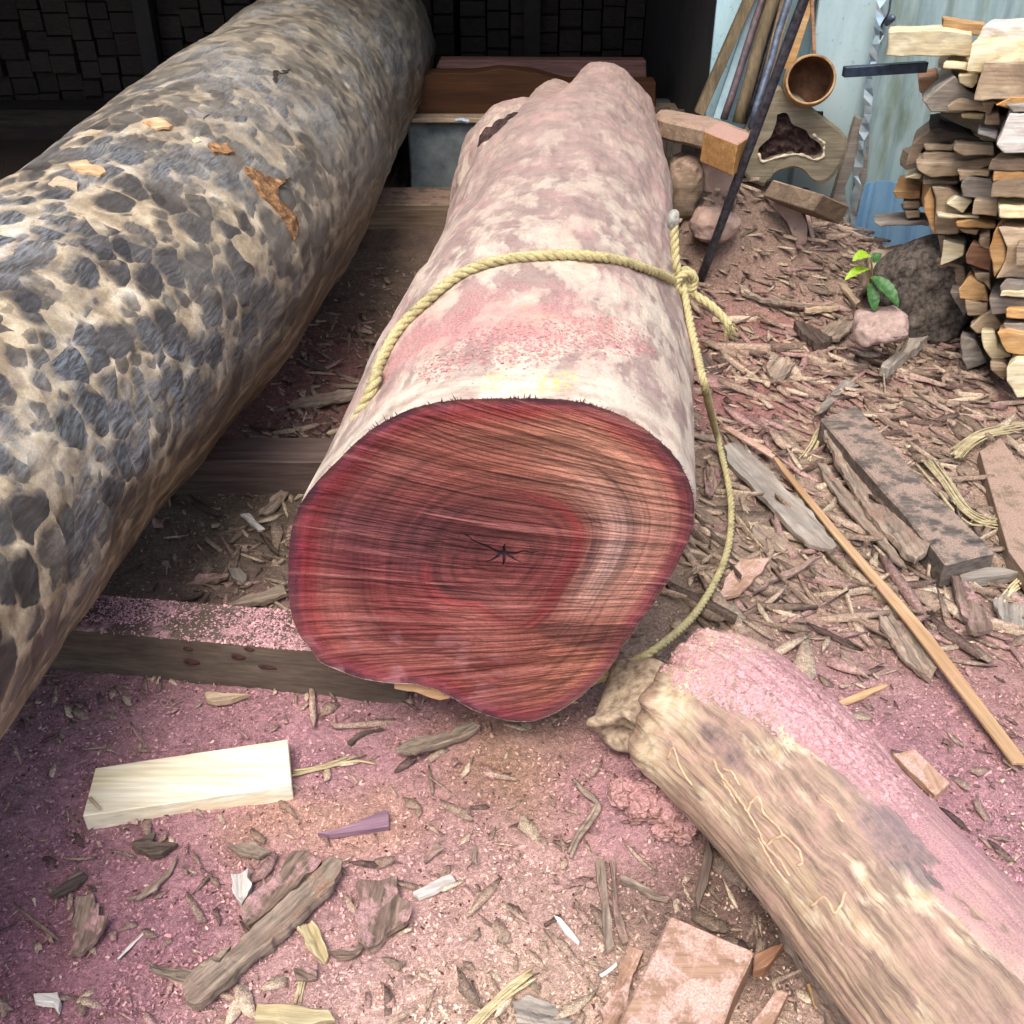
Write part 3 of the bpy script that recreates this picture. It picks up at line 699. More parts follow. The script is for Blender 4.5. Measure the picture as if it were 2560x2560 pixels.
# star crack in the pith
crack = np.zeros_like(u)
for k, (a, l) in enumerate(((2.6, .075), (.1, .06), (-.5, .035), (3.6, .03), (1.3, .02), (-1.6, .025))):
    du = u*np.cos(a)+v*np.sin(a); dv = -u*np.sin(a)+v*np.cos(a) + .004*fbm(du*60, du*0, 2, k)
    crack = np.maximum(crack, sstep(.0035*(1-du/l).clip(0, 1)+.0012, .0006, np.abs(dv))*(du > -.004)*(du < l))
yy = yy + .006*crack
Vf = np.stack([pith.x+u, yy, pith.z+v], -1).reshape(-1, 3)
C = lambda *a: np.array(lin(*a))
wr = RH + .035*fbm(u*5, v*5, 3, 90)
col = np.zeros(u.shape+(3,)) + C(132, 60, 60)
def blend(col, c, m): return col*(1-m[..., None]) + c*m[..., None]
col = blend(col, C(158, 86, 82), sstep(.0, .5, fbm(u*6, v*6, 3, 91)))
col = blend(col, C(122, 46, 54), sstep(.1, .6, fbm(u*5+9, v*8, 3, 92))*.8)
right = sstep(.0, .16, u)*sstep(-.22, -.08, v)*sstep(.33, .22, v)
col = blend(col, C(180, 124, 110), right*sstep(.38, .55, wr)*sstep(1.0, .85, wr)*.8)
col = blend(col, C(172, 140, 140), right*np.exp(-((wr-.62)/.08)**2)*sstep(.22, .0, np.abs(v-.01))*.5)
col = blend(col, C(96, 62, 74), right*np.exp(-((wr-.50)/.025)**2)*sstep(.2, .0, np.abs(v+.02))*.55)
col = blend(col, C(176, 112, 90), np.exp(-(((u-.12)*4)**2+((v-.24)*7)**2))*.6)
col = blend(col, C(178, 112, 90), np.exp(-(((u-.16)*6)**2+((v+.28)*8)**2))*.6)
# heart
hd = np.hypot((u+.075)*6.5, (v-.02)*11)
col = blend(col, C(76, 34, 40), np.exp(-hd**2)*.75)
hd2 = np.hypot(u/.14, v/.09)
col = blend(col, C(100, 52, 60), np.exp(-((hd2-1.1)/.22)**2)*sstep(.05, -.1, u)*.45)
col = blend(col, C(152, 48, 54), np.exp(-((wr-.40)/.03)**2)*sstep(-.05, .08, u)*sstep(.25, .1, np.abs(v+.02))*.55)
col = blend(col, C(152, 50, 54), np.exp(-((wr-.36)/.03)**2)*sstep(.0, -.05, v)*sstep(.05, -.03, u)*.5)
col = blend(col, C(96, 60, 70), np.exp(-(((u+.25)*9)**2+((v-.06)*12)**2))*.35)
# red and violet margins
ul = sstep(-.3, .3, -u*.8+v)
col = blend(col, C(150, 44, 50), np.exp(-((RH-.91)/.05)**2)*(.12+.62*ul)*(.5+.5*sstep(-.3,.3,fbm(u*9,v*9,3,66))))
col = blend(col, C(130, 44, 66), np.exp(-((RH-.955)/.03)**2)*.5)
col = blend(col, C(70, 42, 62), sstep(.955, .99, RH + .03*fbm(AN*9, RH*3, 3, 94))*(.55+.35*fbm(AN*5, RH, 3, 93)))
# lower right burnt notch
nk = sstep(1.0, .75, np.hypot((u-.17)/.13, (v+.185+.10*(u-.17)-.9*(u-.17)**2)/.035))
col = blend(col, C(92, 50, 48), nk*.6)
# rings
rw = wr + .01*fbm(u*14, v*14, 2, 97)
rg = 1.3*fbm(rw*85, AN*1.5, 3, 95, .7); rg2 = 2*fbm(rw*26, AN*.8, 2, 65)
ra = .22 + .16*right*sstep(.35, .5, wr) + .08*sstep(.3, .1, np.hypot(u, v))
col *= (1 + ra*rg + .20*rg2)[..., None]
# ray flecks fanning out from the pith
rf = fbm(AN*60, RH*6, 2, 96); col *= (1+.10*rf)[..., None]
# saw scores
col *= ((1 + .20*s1 + .17*s2 + .12*s3)*(1-.15*g1*amp)*(1-.22*g2_*amp))[..., None]
col = blend(col, C(196, 122, 118), sstep(.30, .8, s1+.5*s2)*.42)
col = blend(col, C(34, 28, 44), crack*.9)
col = blend(col, C(200, 132, 140), sstep(.15, .5, fbm(u*26, v*26, 3, 98))*sstep(-.12, -.25, v)*sstep(.1, -.2, u)*.5)
M = Mat('red sawn end grain'); o = M.obj(); n = M.noise(o, 420, 4, .75); n2 = M.noise(M.map(o, (60, 1, 260), (0, .17, 0)), 1, 3, .7)
c_ = M.mix(.55, M.attr('tint', 'Color'), M.ramp(n, [(.28, .5), (.7, 1.35)]), 'MULTIPLY')
c_ = M.mix(.4, c_, M.ramp(n2, [(.3, .5), (.7, 1.35)]), 'MULTIPLY')
m_face = M.fin(c_, .72, M.bump(M.math('ADD', n, n2), .7, .003), .25)
col = col*np.array([.78, .90, .84])
oF = grid_mesh('sawn_face', Vf[::-1].copy(), nr_, na_, m_face, LM, col=col.reshape(-1, 3)[::-1].clip(.004, .8))
me = oF.data; me.flip_normals()
# make sure the face normal points to -Y
if sum(me.polygons[i].normal.y for i in range(5000, 20000, 500)) > 0: me.flip_normals()
# torn fibres along the rim
rs = random.Random(3); vs = []; fs = []
def spike(p, d, L, w):
    d = d.normalized(); s_ = d.cross(Vector((0, 1, .3))).normalized()*w; n_ = d.cross(s_).normalized()*w*.7; o0 = len(vs)
    vs.extend([p-s_, p+s_, p+n_, p+d*L]); fs.extend([(o0, o0+1, o0+3), (o0+1, o0+2, o0+3), (o0+2, o0, o0+3), (o0, o0+2, o0+1)])
for k in range(210):
    a = rs.uniform(0, 2*PI) if k < 150 else rs.choice([rs.gauss(PI/2+.25, .07), rs.gauss(PI/2-.1, .05), rs.gauss(PI/2+.62, .08), rs.gauss(PI/2-.42, .05)])
    rr = float(Rp(np.array([a]))[0])
    p = Vector((pith.x+rr*math.cos(a), FY-.002, pith.z+rr*math.sin(a)))
    big = k > 185
    spike(p, Vector((math.cos(a)+rs.uniform(-.8, .8), rs.uniform(-.7, .2), math.sin(a)+rs.uniform(-.3, .8))), rs.uniform(.003, .008) if not big else rs.uniform(.006, .015), .0009 if not big else .0013)
tag(mk('rim_fibres', vs, fs, simple('dark torn fibre', lin(60, 36, 44), lin(110, 66, 60), 90), LM, smooth=False), kind='stuff')
# strip of pale bark still clinging under the face
pts = [at_y(a, b, FY+.012) for a, b in ((985, 1700), (1080, 1712), (1130, 1745), (1100, 1752), (1050, 1735), (990, 1722))]
prism('bark_remnant', pts, Vector((0, .03, 0)), m_lath, LM, bevel=.001, cuts=2, amp=.003, sc=60)

# hollow in the fork
bm = bmesh.new(); bmesh.ops.create_icosphere(bm, subdivisions=4, radius=1)
for v_ in bm.verts:
    v_.co = Vector((v_.co.x*.075, v_.co.y*.10, v_.co.z*.03))
roughen(bm, .03, 14); roughen(bm, .012, 45)
oh = frombm('rotten_hollow', bm, m_hollow, LM, True); oh.location = hc + Vector((0, .01, -.012)); oh.rotation_euler = (0, -.5, 0)

# ---- right branch log
LR = thing('branch_log', 'pink dusted cream and brown barkless log running out at lower right', 'log')
stR = [((.335, 1.385, .152), .138), ((.376, 1.338, .163), .163), ((.453, 1.209, .164), .164), ((.535, 1.043, .157), .157), ((.611, .872, .155), .155), ((.72, .62, .155), .155), ((.84, .32, .155), .155)]
def radR(S, A, R):
    n = .008*fbm(S*3+1, A*1.5, 3, 35) + .003*fbm(S*7, A*14, 3, 36)
    n = n + .012*np.exp(-((S-.02)/.09)**2)*np.exp(-((np.mod(A+PI, 2*PI)-PI-.0)/.5)**2)
    n = n + .020*fbm(A*5, S*4, 4, 39)*(1-sstep(0, .09, S)) + .006*np.abs(fbm(A*22, S*2, 2, 40))*(1-sstep(0, .05, S))
    n = n - .0035*sstep(-.2, .3, fbm(S*5, A*3, 3, 37))*sstep(.15, .3, S)
    return R+n
oR, PR, RR_, sR = trunk('trunk', stR, 420, 400, m_branch, LR, radR, capr=.03)
bR = bvh(oR)
# curled knot at its near-left corner: lipped hollow stub
kc = at_z(1600, 1846, .085); kd = Vector((-.62, -.78, .02)).normalized()
uu = kd.cross(Vector((0, 0, 1))).normalized(); ww = uu.cross(kd)
prof = [(.105, -.12), (.090, -.07), (.074, -.03), (.066, .0), (.070, .016), (.066, .026), (.054, .020), (.043, .004), (.032, -.02), (.014, -.03), (.001, -.03)]
vs = []; K = 56
for i, (r_, h_) in enumerate(prof):
    for k in range(K):
        a = 2*PI*k/K; f = 1+.16*math.sin(a*2+.6)+.10*math.sin(a*3+2)+.05*math.sin(a*7)
        lift = .014*math.sin(a*2+1)+.008*math.sin(a*5)
        vs.append(kc + (uu*math.cos(a)*1.15+ww*math.sin(a)*.9)*r_*f + kd*(h_+lift*(i > 1)))
fs = [(i*K+k, i*K+(k+1) % K, (i+1)*K+(k+1) % K, (i+1)*K+k) for i in range(len(prof)-1) for k in range(K)]
mk('curled_knot', vs, fs, simple('pale grey knot wood', lin(112, 94, 78), lin(184, 164, 138), 55, .9, 0, 1.0), LR)
# insect galleries on its flank
def on_bvh(tree, px, py, off=0.0):
    d = ray(px, py).normalized(); h = tree.ray_cast(Vector((0, 0, CH)), d)
    return (h[0]+h[1]*off, h[1]) if h[0] else (None, None)
tr = [[(760,600),(790,660),(850,740),(890,800),(930,870),(960,930),(1010,980),(1050,1040)],[(890,800),(905,760),(930,745),(950,800),(1000,850),(1020,880),(1080,940),(1095,990),(1080,1000)],[(790,680),(820,720),(850,770)],[(960,930),(990,900),(1030,890)],[(590,600),(610,560),(640,640),(680,700)],[(1160,735),(1210,780),(1250,840)],[(930,900),(980,990),(1040,1070)],[(800,640),(830,650),(860,700)],[(1130,1160),(1180,1120),(1220,1180),(1260,1100)]]
vs = []; fs = []
for t_ in tr:
    cp = []
    for a, b in t_:
        p, n_ = on_bvh(bR, 1280+.6625*a, 1500+.6625*b, .0)
        if p: cp.append(p)
    if len(cp) > 2:
        path = catmull(cp, 6); path = [p + Vector((random.uniform(-1, 1), random.uniform(-1, 1), 0))*.0012 for p in path]
        v_, f_ = tube_mesh(path, .0022, 6); o0 = len(vs); vs += v_; fs += [tuple(i+o0 for i in q_) for q_ in f_]
mk('insect_gallery', vs, fs, simple('clay coloured gallery', lin(176, 142, 110), lin(208, 178, 146), 90), LR)

# dust flakes lying on logs and beams (function used below)
def dust_on(name, tree, region_px, n, base, label, seed, parent=None, lm=(.003, .009)):
    r = random.Random(seed); P = []; Nn = []
    xs = [p[0] for p in region_px]; ys = [p[1] for p in region_px]
    def inside(x, y):
        c = False; j = len(region_px)-1
        for i in range(len(region_px)):
            a, b = region_px[i], region_px[j]
            if (a[1] > y) != (b[1] > y) and x < (b[0]-a[0])*(y-a[1])/(b[1]-a[1])+a[0]: c = not c
            j = i
        return c
    while len(P) < n:
        x, y = r.uniform(min(xs), max(xs)), r.uniform(min(ys), max(ys))
        if not inside(x+r.gauss(0, 14), y+r.gauss(0, 14)): continue
        p, nn = on_bvh(tree, x, y)
        if p is None: n -= 1; continue
        P.append(p); Nn.append(nn)
    P = np.array([tuple(p) for p in P]); Nn = np.array([tuple(p) for p in Nn])
    g_ = np.random.default_rng(seed)
    col = np.tile(base, (len(P), 1))*(.75+.5*g_.random(len(P)))[:, None]
    V, Fq, cc = flakes(P, Nn, col, lm[0], lm[1], (.3, .8), .13, .0004, seed)
    o = raw(name, V, Fq, cc, m_flake)
    if parent: o.parent = parent; o['kind'] = 'stuff'
    else: tag(o, label, 'sawdust', kind='stuff')
    return o
dust_on('sawdust', bR, [(1650,1640),(1760,1570),(1850,1570),(1960,1650),(2100,1760),(2250,1930),(2330,2050),(2250,2010),(2130,1920),(2000,1840),(1900,1790),(1700,1720)], 7000, np.array(lin(184, 142, 142)), 'pink sawdust lying on the branch log', 51, LR)
dust_on('sawdust', bM_, [(1040,930),(1200,820),(1350,800),(1500,790),(1620,830),(1640,900),(1500,880),(1350,900),(1200,905),(1060,960)], 1500, np.array(lin(180, 126, 122)), 'red sawdust', 52, LM, (.003, .009))
# ------------------------------------------------------------------ rope round the log
RR = .0105
def on_log(px, py, off): return on_bvh(bM_, px, py)[0] + on_bvh(bM_, px, py)[1]*off
loop_px = [(938,985),(955,930),(1000,840),(1060,775),(1150,700),(1250,662),(1400,648),(1520,656),(1620,683),(1672,705)]
lp = [on_log(a, b, RR*.9) for a, b in loop_px]
# continue round the hidden far-left flank, under the belly
def ringpt(y, a, off):
    i = int(np.argmin(abs(PM[:, 1]-y))); c = Vector(PM[i]); R_ = float(radM(np.array([sM[i]]), np.array([a]), np.array([RM[i]]))[0])
    return c + Vector((math.cos(a), 0, math.sin(a)))*(R_+off)
yl = lp[0].y
under = [ringpt(yl-.02*k, a, RR) for k, a in enumerate((-PI+.0, -PI+.5, -PI+1.0))]
ropeT = thing('rope', 'twisted straw yellow rope tied round the middle log', 'rope')
v_, f_ = rope_geo(catmull(under[::-1] + lp, 10), RR, pitch=.06)
mk('loop', v_, f_, m_rope, ropeT)
kn = on_log(1692, 712, .018)
# knot: rope wound twice on itself
kp = []
for k in range(26):
    a = k/26*4*PI*1.1
    kp.append(kn + Vector((math.cos(a)*.022+.004, math.sin(a*.5)*.016, math.sin(a)*.024)) + Vector((.0, -.012, 0)))
v_, f_ = rope_geo(catmull(kp, 4), RR*.9, pitch=.05); mk('knot', v_, f_, m_rope, ropeT)
kY = kn.y
st_ = [kn, at_y(1690, 660, kY+.0), at_y(1686, 600, kY+.02), at_y(1684, 548, kY+.03)]
v_, f_ = rope_geo(catmull(st_, 8), RR*1.05, pitch=.055); mk('upright_end', v_, f_, m_rope, ropeT)
v_, f_ = tube_mesh([st_[-1]+Vector((0, 0, -.02)), st_[-1]+Vector((0, 0, .0)), st_[-1]+Vector((0, 0, .016)), st_[-1]+Vector((0, 0, .022))], [.0125, .0135, .0115, .005], 12)
mk('taped_tip', v_, f_, simple('grey taped tip', lin(110, 110, 104), lin(170, 168, 156), 90), ropeT)
fr = [kn, at_y(1735, 735, kY-.02), at_y(1775, 762, kY-.04), at_y(1805, 792, kY-.05), at_y(1822, 815, kY-.06)]
v_, f_ = rope_geo(catmull(fr, 8), RR*1.0, pitch=.055); mk('frayed_end', v_, f_, m_rope, ropeT)
vs = []; fs = []
for k in range(60):
    a = random.uniform(0, 2*PI); p = fr[-1] + Vector((math.cos(a), 0, math.sin(a)))*.008
    e = p + Vector((random.uniform(-.01, .02), random.uniform(-.02, .01), -random.uniform(.012, .035)))
    v_, f_ = tube_mesh([p, (p+e)/2+Vector((random.uniform(-.003, .003),)*3), e], [.0012, .001, .0004], 4); o0 = len(vs); vs += v_; fs += [tuple(i+o0 for i in q_) for q_ in f_]
mk('loose_strand', vs, fs, m_rope, ropeT)
hang = [kn, at_y(1722, 790, kY-.10), at_y(1742, 880, kY-.22), at_y(1765, 980, kY-.34), at_z(1790, 1080, .09), at_z(1815, 1180, .05), at_z(1828, 1265, .036), at_z(1822, 1360, .034), at_z(1795, 1440, .036), at_z(1745, 1525, .055), at_z(1690, 1582, .10), at_z(1625, 1632, .13), at_z(1550, 1668, .10), at_z(1490, 1700, .06), at_z(1430, 1690, .03)]
v_, f_ = rope_geo(catmull(hang, 10), RR*.88, pitch=.055); mk('trailing_end', v_, f_, m_rope, ropeT)
# small fuzz hairs on the rope loop
vs = []; fs = []; lpc = catmull(lp, 30)
for k in range(700):
    p = random.choice(lpc); d = Vector((random.gauss(0, 1), random.gauss(0, 1), random.gauss(.3, 1))).normalized()
    a = p + d*RR*.9; e = a + (d + Vector((random.gauss(0, .6), random.gauss(0, .6), random.gauss(0, .6)))).normalized()*random.uniform(.003, .009)
    v_, f_ = tube_mesh([a, e], [.0006, .0003], 3); o0 = len(vs); vs += v_; fs += [tuple(i+o0 for i in q_) for q_ in f_]
tag(mk('fuzz', vs, fs, m_rope, ropeT), kind='stuff')
# old rope lying in the corner
r2 = [(1690,700,.03),(1722,690,.02),(1738,655,.03),(1722,610,.05),(1700,570,.08),(1698,548,.1),(1722,525,.12),(1765,511,.13),(1812,508,.13),(1848,525,.12),(1868,550,.10),(1858,575,.08),(1832,592,.07),(1790,600,.06),(1750,596,.07)]
v_, f_ = rope_geo(catmull([at_z(a, b, z+.02) for a, b, z in r2], 8), .018, pitch=.09, seg=6); 
tag(mk('old_rope', v_, f_, m_rope2), 'thick dust covered rope coiled loosely behind the middle log', 'rope')

# ------------------------------------------------------------------ bearers
def beam(name, label, A, B, depth, height, mat, cat='beam', amp=.002, group=None):
    d = (B-A); d.z = 0; d.normalize(); bk = Vector((-d.y, d.x, 0))*depth; dn = Vector((0, 0, -height))
    o = prism(name, [A, A+bk, A+bk+dn, A+dn], B-A, mat, None, .005, 4, amp, 9, hash(name) % 9)
    o.data.transform(Matrix.Translation(-A)); o.location = A
    return tag(o, label, cat, group)
A = at_z(203, 1573, .13); B = at_z(768, 1622, .13); d = (B-A).normalized()
bm1 = beam('bearer_beam', 'old square bearer beam with borer holes in front, carrying both big logs', A-d*.45, B+d*.20, .118, .16, m_beam)
# borer holes in its front
for a, b, sx, sy in ((598,1642,.024,.009),(625,1623,.017,.006),(480,1655,.026,.009),(470,1622,.014,.005),(670,1668,.03,.006)):
    t = (a-203)/(768-203); p = A + (B-A)*t; q_ = at_y(a, b, p.y-.001)
    bm = bmesh.new(); bmesh.ops.create_icosphere(bm, subdivisions=2, radius=1)
    for v in bm.verts: v.co = Vector((v.co.x*sx*.7, v.co.y*.0035, v.co.z*sy*.8))
    roughen(bm, .002, 80); h = frombm('borer_hole', bm, simple('dark borer hole', lin(30, 20, 20), lin(80, 44, 40), 80, .95), bm1, True)
    h.location = q_ - bm1.location; h.rotation_euler = (0, .12, 0)
bp = bm1; 
bt = bvh(bm1)
me_off = bm1.location.copy()
def on_beam(px, py):
    h = bt.ray_cast(Vector((0, 0, CH))-me_off, ray(px, py).normalized()); return h
P = []; Nn = []; rr_ = random.Random(9)
while len(P) < 3600:
    px, py = rr_.uniform(200, 770), rr_.uniform(1490, 1625)
    w = math.exp(-((px-690)/110)**2) + .75*math.exp(-((px-330)/120)**2)*(py < 1560) + .12
    if rr_.random() > w: continue
    h = on_beam(px, py)
    if h[0] is None or h[1].z < .6: P.append((0, 0, -.2)) if rr_.random() < .02 else None; Nn.append((0, 0, 1)) if len(Nn) < len(P) else None; continue
    P.append(tuple(h[0])); Nn.append(tuple(h[1]))
P = np.array(P); Nn = np.array(Nn[:len(P)])
V, Fq, cc = flakes(P, Nn, chipcol(np.tile(np.array(lin(190, 146, 150)), (len(P), 1)), np.random.default_rng(4), .05), .003, .008, (.3, .8), .2, .001, 5)
o = raw('sawdust', V, Fq, cc, m_flake); o.parent = bm1; o['kind'] = 'stuff'
A = at_z(430, 1151, .11); B = at_z(870, 1154, .11)
beam('bearer_beam', 'brown bearer beam half in shadow, second from the front between the two big logs', A-Vector((.35, 0, 0)), B+Vector((.25, 0, 0)), .13, .13, wood('shadowed brown beam', lin(78, 64, 58), lin(116, 98, 90), lin(92, 76, 70)))
A = at_z(940, 512, .11); B = at_z(1170, 508, .11)
beam('bearer_beam', 'farthest bearer plank, tan topped, in front of the concrete kerb', A-Vector((.2, 0, 0)), B+Vector((.9, 0, 0)), .27, .12, m_dbrn)

# ------------------------------------------------------------------ shed
SH = thing('timber_shed', 'dark open timber shed with pale metal front panel behind the logs', 'shed')
def box(name, x0, x1, y0, y1, z0, z1, mat, parent=None, bev=.004, cuts=0, amp=0):
    return prism(name, [Vector((x0, y0, z0)), Vector((x1, y0, z0)), Vector((x1, y0, z1)), Vector((x0, y0, z1))], Vector((0, y1-y0, 0)), mat, parent, bev, cuts, amp)
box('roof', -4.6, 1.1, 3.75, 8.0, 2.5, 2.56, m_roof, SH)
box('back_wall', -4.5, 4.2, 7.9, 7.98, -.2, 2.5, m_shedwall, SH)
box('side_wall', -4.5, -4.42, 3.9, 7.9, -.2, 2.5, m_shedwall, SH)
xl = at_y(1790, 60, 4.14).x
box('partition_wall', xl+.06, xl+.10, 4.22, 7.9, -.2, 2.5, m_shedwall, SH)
xm = at_y(2040, 0, 4.14).x; xr = at_y(2218, 0, 4.1).x
box('front_panel', xl, xm+.1, 4.16, 4.18, -.2, 2.5, m_panel, SH, .002)
box('front_board', xm, xr, 4.10, 4.135, -.2, 2.5, m_post, SH, .004, 3, .004)
pts = [at_y(a, b, 4.06) for a, b in ((2142,292),(2178,300),(2168,420),(2150,560),(2100,650),(2040,640),(2075,520),(2110,400))]
prism('weathered_plank', pts, Vector((0, .035, 0)), m_gry, SH, .003, 2, .004, 12)
def corr(name, x0, x1, y, z0, z1, amp, wl, mat, parent, nx=400, nz=24, tilt=0, jagl=0):
    xs = np.linspace(x0, x1, nx); zs = np.linspace(z0, z1, nz)
    Xc, Zc = np.meshgrid(xs, zs, indexing='ij')
    Yc = y + amp*np.sin(Xc/wl*2*PI) + tilt*(Zc-z0) + .006*fbm(Xc*3, Zc*3, 3, 4)
    xx = Xc + jagl*fbm(Zc*16, Zc*0, 3, 8)*np.exp(-((Xc-x0)/.05)**2)
    o = grid_mesh(name, np.stack([xx, Yc, Zc], -1).reshape(-1, 3), nx, nz, mat, parent)
    sm = o.modifiers.new('thickness', 'SOLIDIFY'); sm.thickness = .0015; return o
corr('corrugated_wall', xr-.03, 4.3, 4.07, -.1, 2.5, .014, .105, m_corr, SH, 700, 60, 0, .03)
# torn bright flashing down the joint
ed = []
for b in range(0, 660, 22): ed.append((2196-b*.135+random.uniform(-6, 6), b))
for j in range(0, len(ed)-1):
    pass
vs = []; fs = []
for i, (a, b) in enumerate(ed):
    w = random.uniform(8, 26); p = at_y(a, b, 4.045+random.uniform(-.006, .006)); q_ = at_y(a+w, b, 4.03+random.uniform(-.02, .012))
    vs += [p, q_]
    if i: fs.append((2*i-2, 2*i-1, 2*i+1, 2*i))
o = mk('torn_flashing', vs, fs, m_edge, SH, smooth=False); o.modifiers.new('t', 'SOLIDIFY').thickness = .0012
# bolts in the flashing
for a, b in ((2230, 45),):
    v_, f_ = tube_mesh([at_y(a-12, b+12, 4.04), at_y(a, b, 4.0), at_y(a+4, b-2, 3.985)], [.012, .014, .008], 10); mk('bolt', v_, f_, m_pipeb, SH)
v_, f_ = tube_mesh(catmull([at_y(2228, -20, 4.03), at_y(2222, 30, 4.02), at_y(2206, 60, 4.03), at_y(2200, 110, 4.02)], 6), .004, 6); mk('wire', v_, f_, m_iron, SH)

# blue ribbed sheet leaning on the wall
def ribbed():
    pl = [(2135, 452), (2100, 670), (2360, 690), (2345, 452)]
    T0 = at_y(2152, 452, 4.0); T1 = at_y(2380, 452, 4.0); B0 = at_z(2098, 680, .0); B1 = at_z(2370, 680, .0)
    nx, nz = 240, 12; V = []
    for i in range(nx):
        t = i/(nx-1); x_m = t*(T1-T0).length
        ph = (x_m % .085)/.085; hgt = .024*min(1, max(0, (.5-abs(ph-.5))*9-3.2)) if True else 0
        if t < .12: hgt += .05*(1-t/.12)   # folded left flange
        for j in range(nz):
            w = j/(nz-1); p = T0.lerp(T1, t).lerp(B0.lerp(B1, t), w); V.append((p.x, p.y-hgt, p.z))
    o = grid_mesh('ribbed_sheet', np.array(V), nx, nz, m_blue); o.modifiers.new('t', 'SOLIDIFY').thickness = .0012
    tag(o, 'sky blue ribbed metal sheet leaning low against the mossy corrugated wall', 'metal sheet'); return o
rb = ribbed(); rb.data.polygons.foreach_set('use_smooth', [False]*len(rb.data.polygons))
for a, b in ((2158, 600), (2335, 590)):
    v_, f_ = tube_mesh([at_y(a-4, b+14, 3.98), at_y(a, b, 3.93), at_y(a+3, b-4, 3.915)], [.010, .014, .007], 8); mk('screw_hook', v_, f_, simple('rusty screw', lin(90, 60, 44), lin(150, 110, 90), 60), rb)

# concrete kerb, slab timbers and the stack of squared timber inside
tag(prism('concrete_kerb', [Vector((-.50, 5.12, -.1)), Vector((1.0, 5.12, -.1)), Vector((1.0, 5.12, .355)), Vector((-.50, 5.12, .355))], Vector((0, .5, 0)), m_conc, None, .008, 5, .006, 8), 'stained grey concrete kerb seen between the two big logs', 'kerb')
tag(box('ledge_board', -.55, .95, 5.07, 5.4, .357, .38, m_tan), 'thin tan board lying on the concrete kerb', 'board')
sl = [(1000,302),(1000,215),(1080,183),(1180,182),(1250,172),(1330,180),(1420,205),(1640,205),(1640,302)]
tag(prism('slab_timber', [at_y(a, b, 5.16) for a, b in sl], Vector((0, .12, 0)), m_slab, None, .004, 3, .004, 10), 'rust brown waney edged slab standing on the concrete kerb', 'timber')
sl = [(1090,170),(1100,150),(1616,152),(1616,208),(1420,212)]
tag(prism('slab_timber', [at_y(a, b, 5.3) for a, b in sl], Vector((0, .10, 0)), wood('dim mauve board', lin(92, 66, 62), lin(124, 92, 84)), None, .004, 2, .003, 10), 'dim mauve plank behind the far end of the middle log', 'timber')
tag(mk('crumpled_scrap', *tube_mesh(catmull([at_z(1140, 302, .388), at_z(1155, 300, .397), at_z(1172, 304, .39)], 3), [.010]*7, 5), simple('blue white scrap', lin(150, 176, 196), lin(220, 228, 232), 60), None, smooth=False), 'tiny blue white plastic scrap on the kerb board', 'scrap')
first = None; rs = random.Random(12); y0 = 6.85
X_ = -3.95; cols = 0
while X_ < .95:
    w = rs.uniform(.11, .17); z = .02
    if rs.random() < .12: X_ += .03
    while z < .86:
        h = rs.uniform(.09, .13)
        if first is None:
            bm = bmesh.new(); bmesh.ops.create_cube(bm, size=1); bmesh.ops.bevel(bm, geom=list(bm.edges), offset=.02, segments=1, affect='EDGES')
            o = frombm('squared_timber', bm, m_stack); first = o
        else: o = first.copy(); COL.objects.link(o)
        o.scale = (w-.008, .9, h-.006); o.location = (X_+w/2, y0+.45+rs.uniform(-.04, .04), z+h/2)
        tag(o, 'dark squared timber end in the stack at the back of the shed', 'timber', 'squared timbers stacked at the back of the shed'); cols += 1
        z += h
    X_ += w
# posts splitting the stack
for x in (-2.2, .12):
    tag(box('shed_post', x-.05, x+.05, 6.70, 6.79, -.1, 2.5, m_shedwall), 'dark post standing before the timber stack, %s' % ('left of the mottled log' if x < -1 else 'right of the mottled log'), 'post')
box_ = tag(box('timber_baulk', -3.8, -1.45, 6.25, 6.55, -.02, .16, m_stack, None, .01, 3, .006), 'long dark baulk on the shed floor left of the mottled log', 'timber')

# ------------------------------------------------------------------ leaning poles in the corner
def pole(name, label, top, bot, w, mat, cat, group='poles leaning in the corner by the shed front', flat=None, yt=4.08, yb=3.95, ext=1.6):
    """px centre line top/bottom, width px"""
    a = at_y(top[0], top[1], yt); b = at_y(bot[0], bot[1], yb); d = (a-b).normalized()
    a2 = a + d*max(0.05, (1.75-a.z)/max(d.z, .2))*rs.uniform(.8, 1)
    R = w*3.9/2560/2
    n = 14; path = [b.lerp(a2, k/n) + Vector((rs.uniform(-1, 1), rs.uniform(-1, 1), 0))*.003 for k in range(n+1)]
    if flat:
        side = d.cross(Vector((0, 1, 0))).normalized()*R; o = prism(name, [b-side, b+side, a2+side, a2-side], Vector((0, flat, 0)), mat, None, .002, 2, .002, 8)
    else:
        v_, f_ = tube_mesh(path, [R*(1+rs.uniform(-.04, .04)) for _ in path], 16); o = mk(name, v_, f_, mat)
    return tag(o, label, cat, group)
Z = lambda x, y: (1600+.3106*x, .3106*y)
pole('wooden_pole', 'olive brown square pole, leftmost of the bundle leaning at the shed corner', Z(885, 0), Z(480, 920), 24, m_oliv, 'pole', flat=.035, yb=3.98)
pole('blue_board', 'pale blue painted narrow board leaning between olive pole and dark pipe', Z(940, 0), Z(620, 960), 19, m_blueboard, 'board', flat=.02, yt=4.12, yb=4.02)
pole('iron_pipe', 'purple brown pipe just right of the pale blue board', Z(985, 0), Z(680, 960), 18, m_pipep, 'pipe', yt=4.09)
pole('wooden_pole', 'thick dull brown pole in the middle of the leaning bundle', Z(1065, 0), Z(790, 990), 30, m_oliv, 'pole', yt=4.06, yb=3.96)
pole('iron_pipe', 'near black thin pipe behind the thick dull brown pole', Z(1120, 60), Z(850, 1000), 14, m_iron, 'pipe', yt=4.1, yb=4.0)
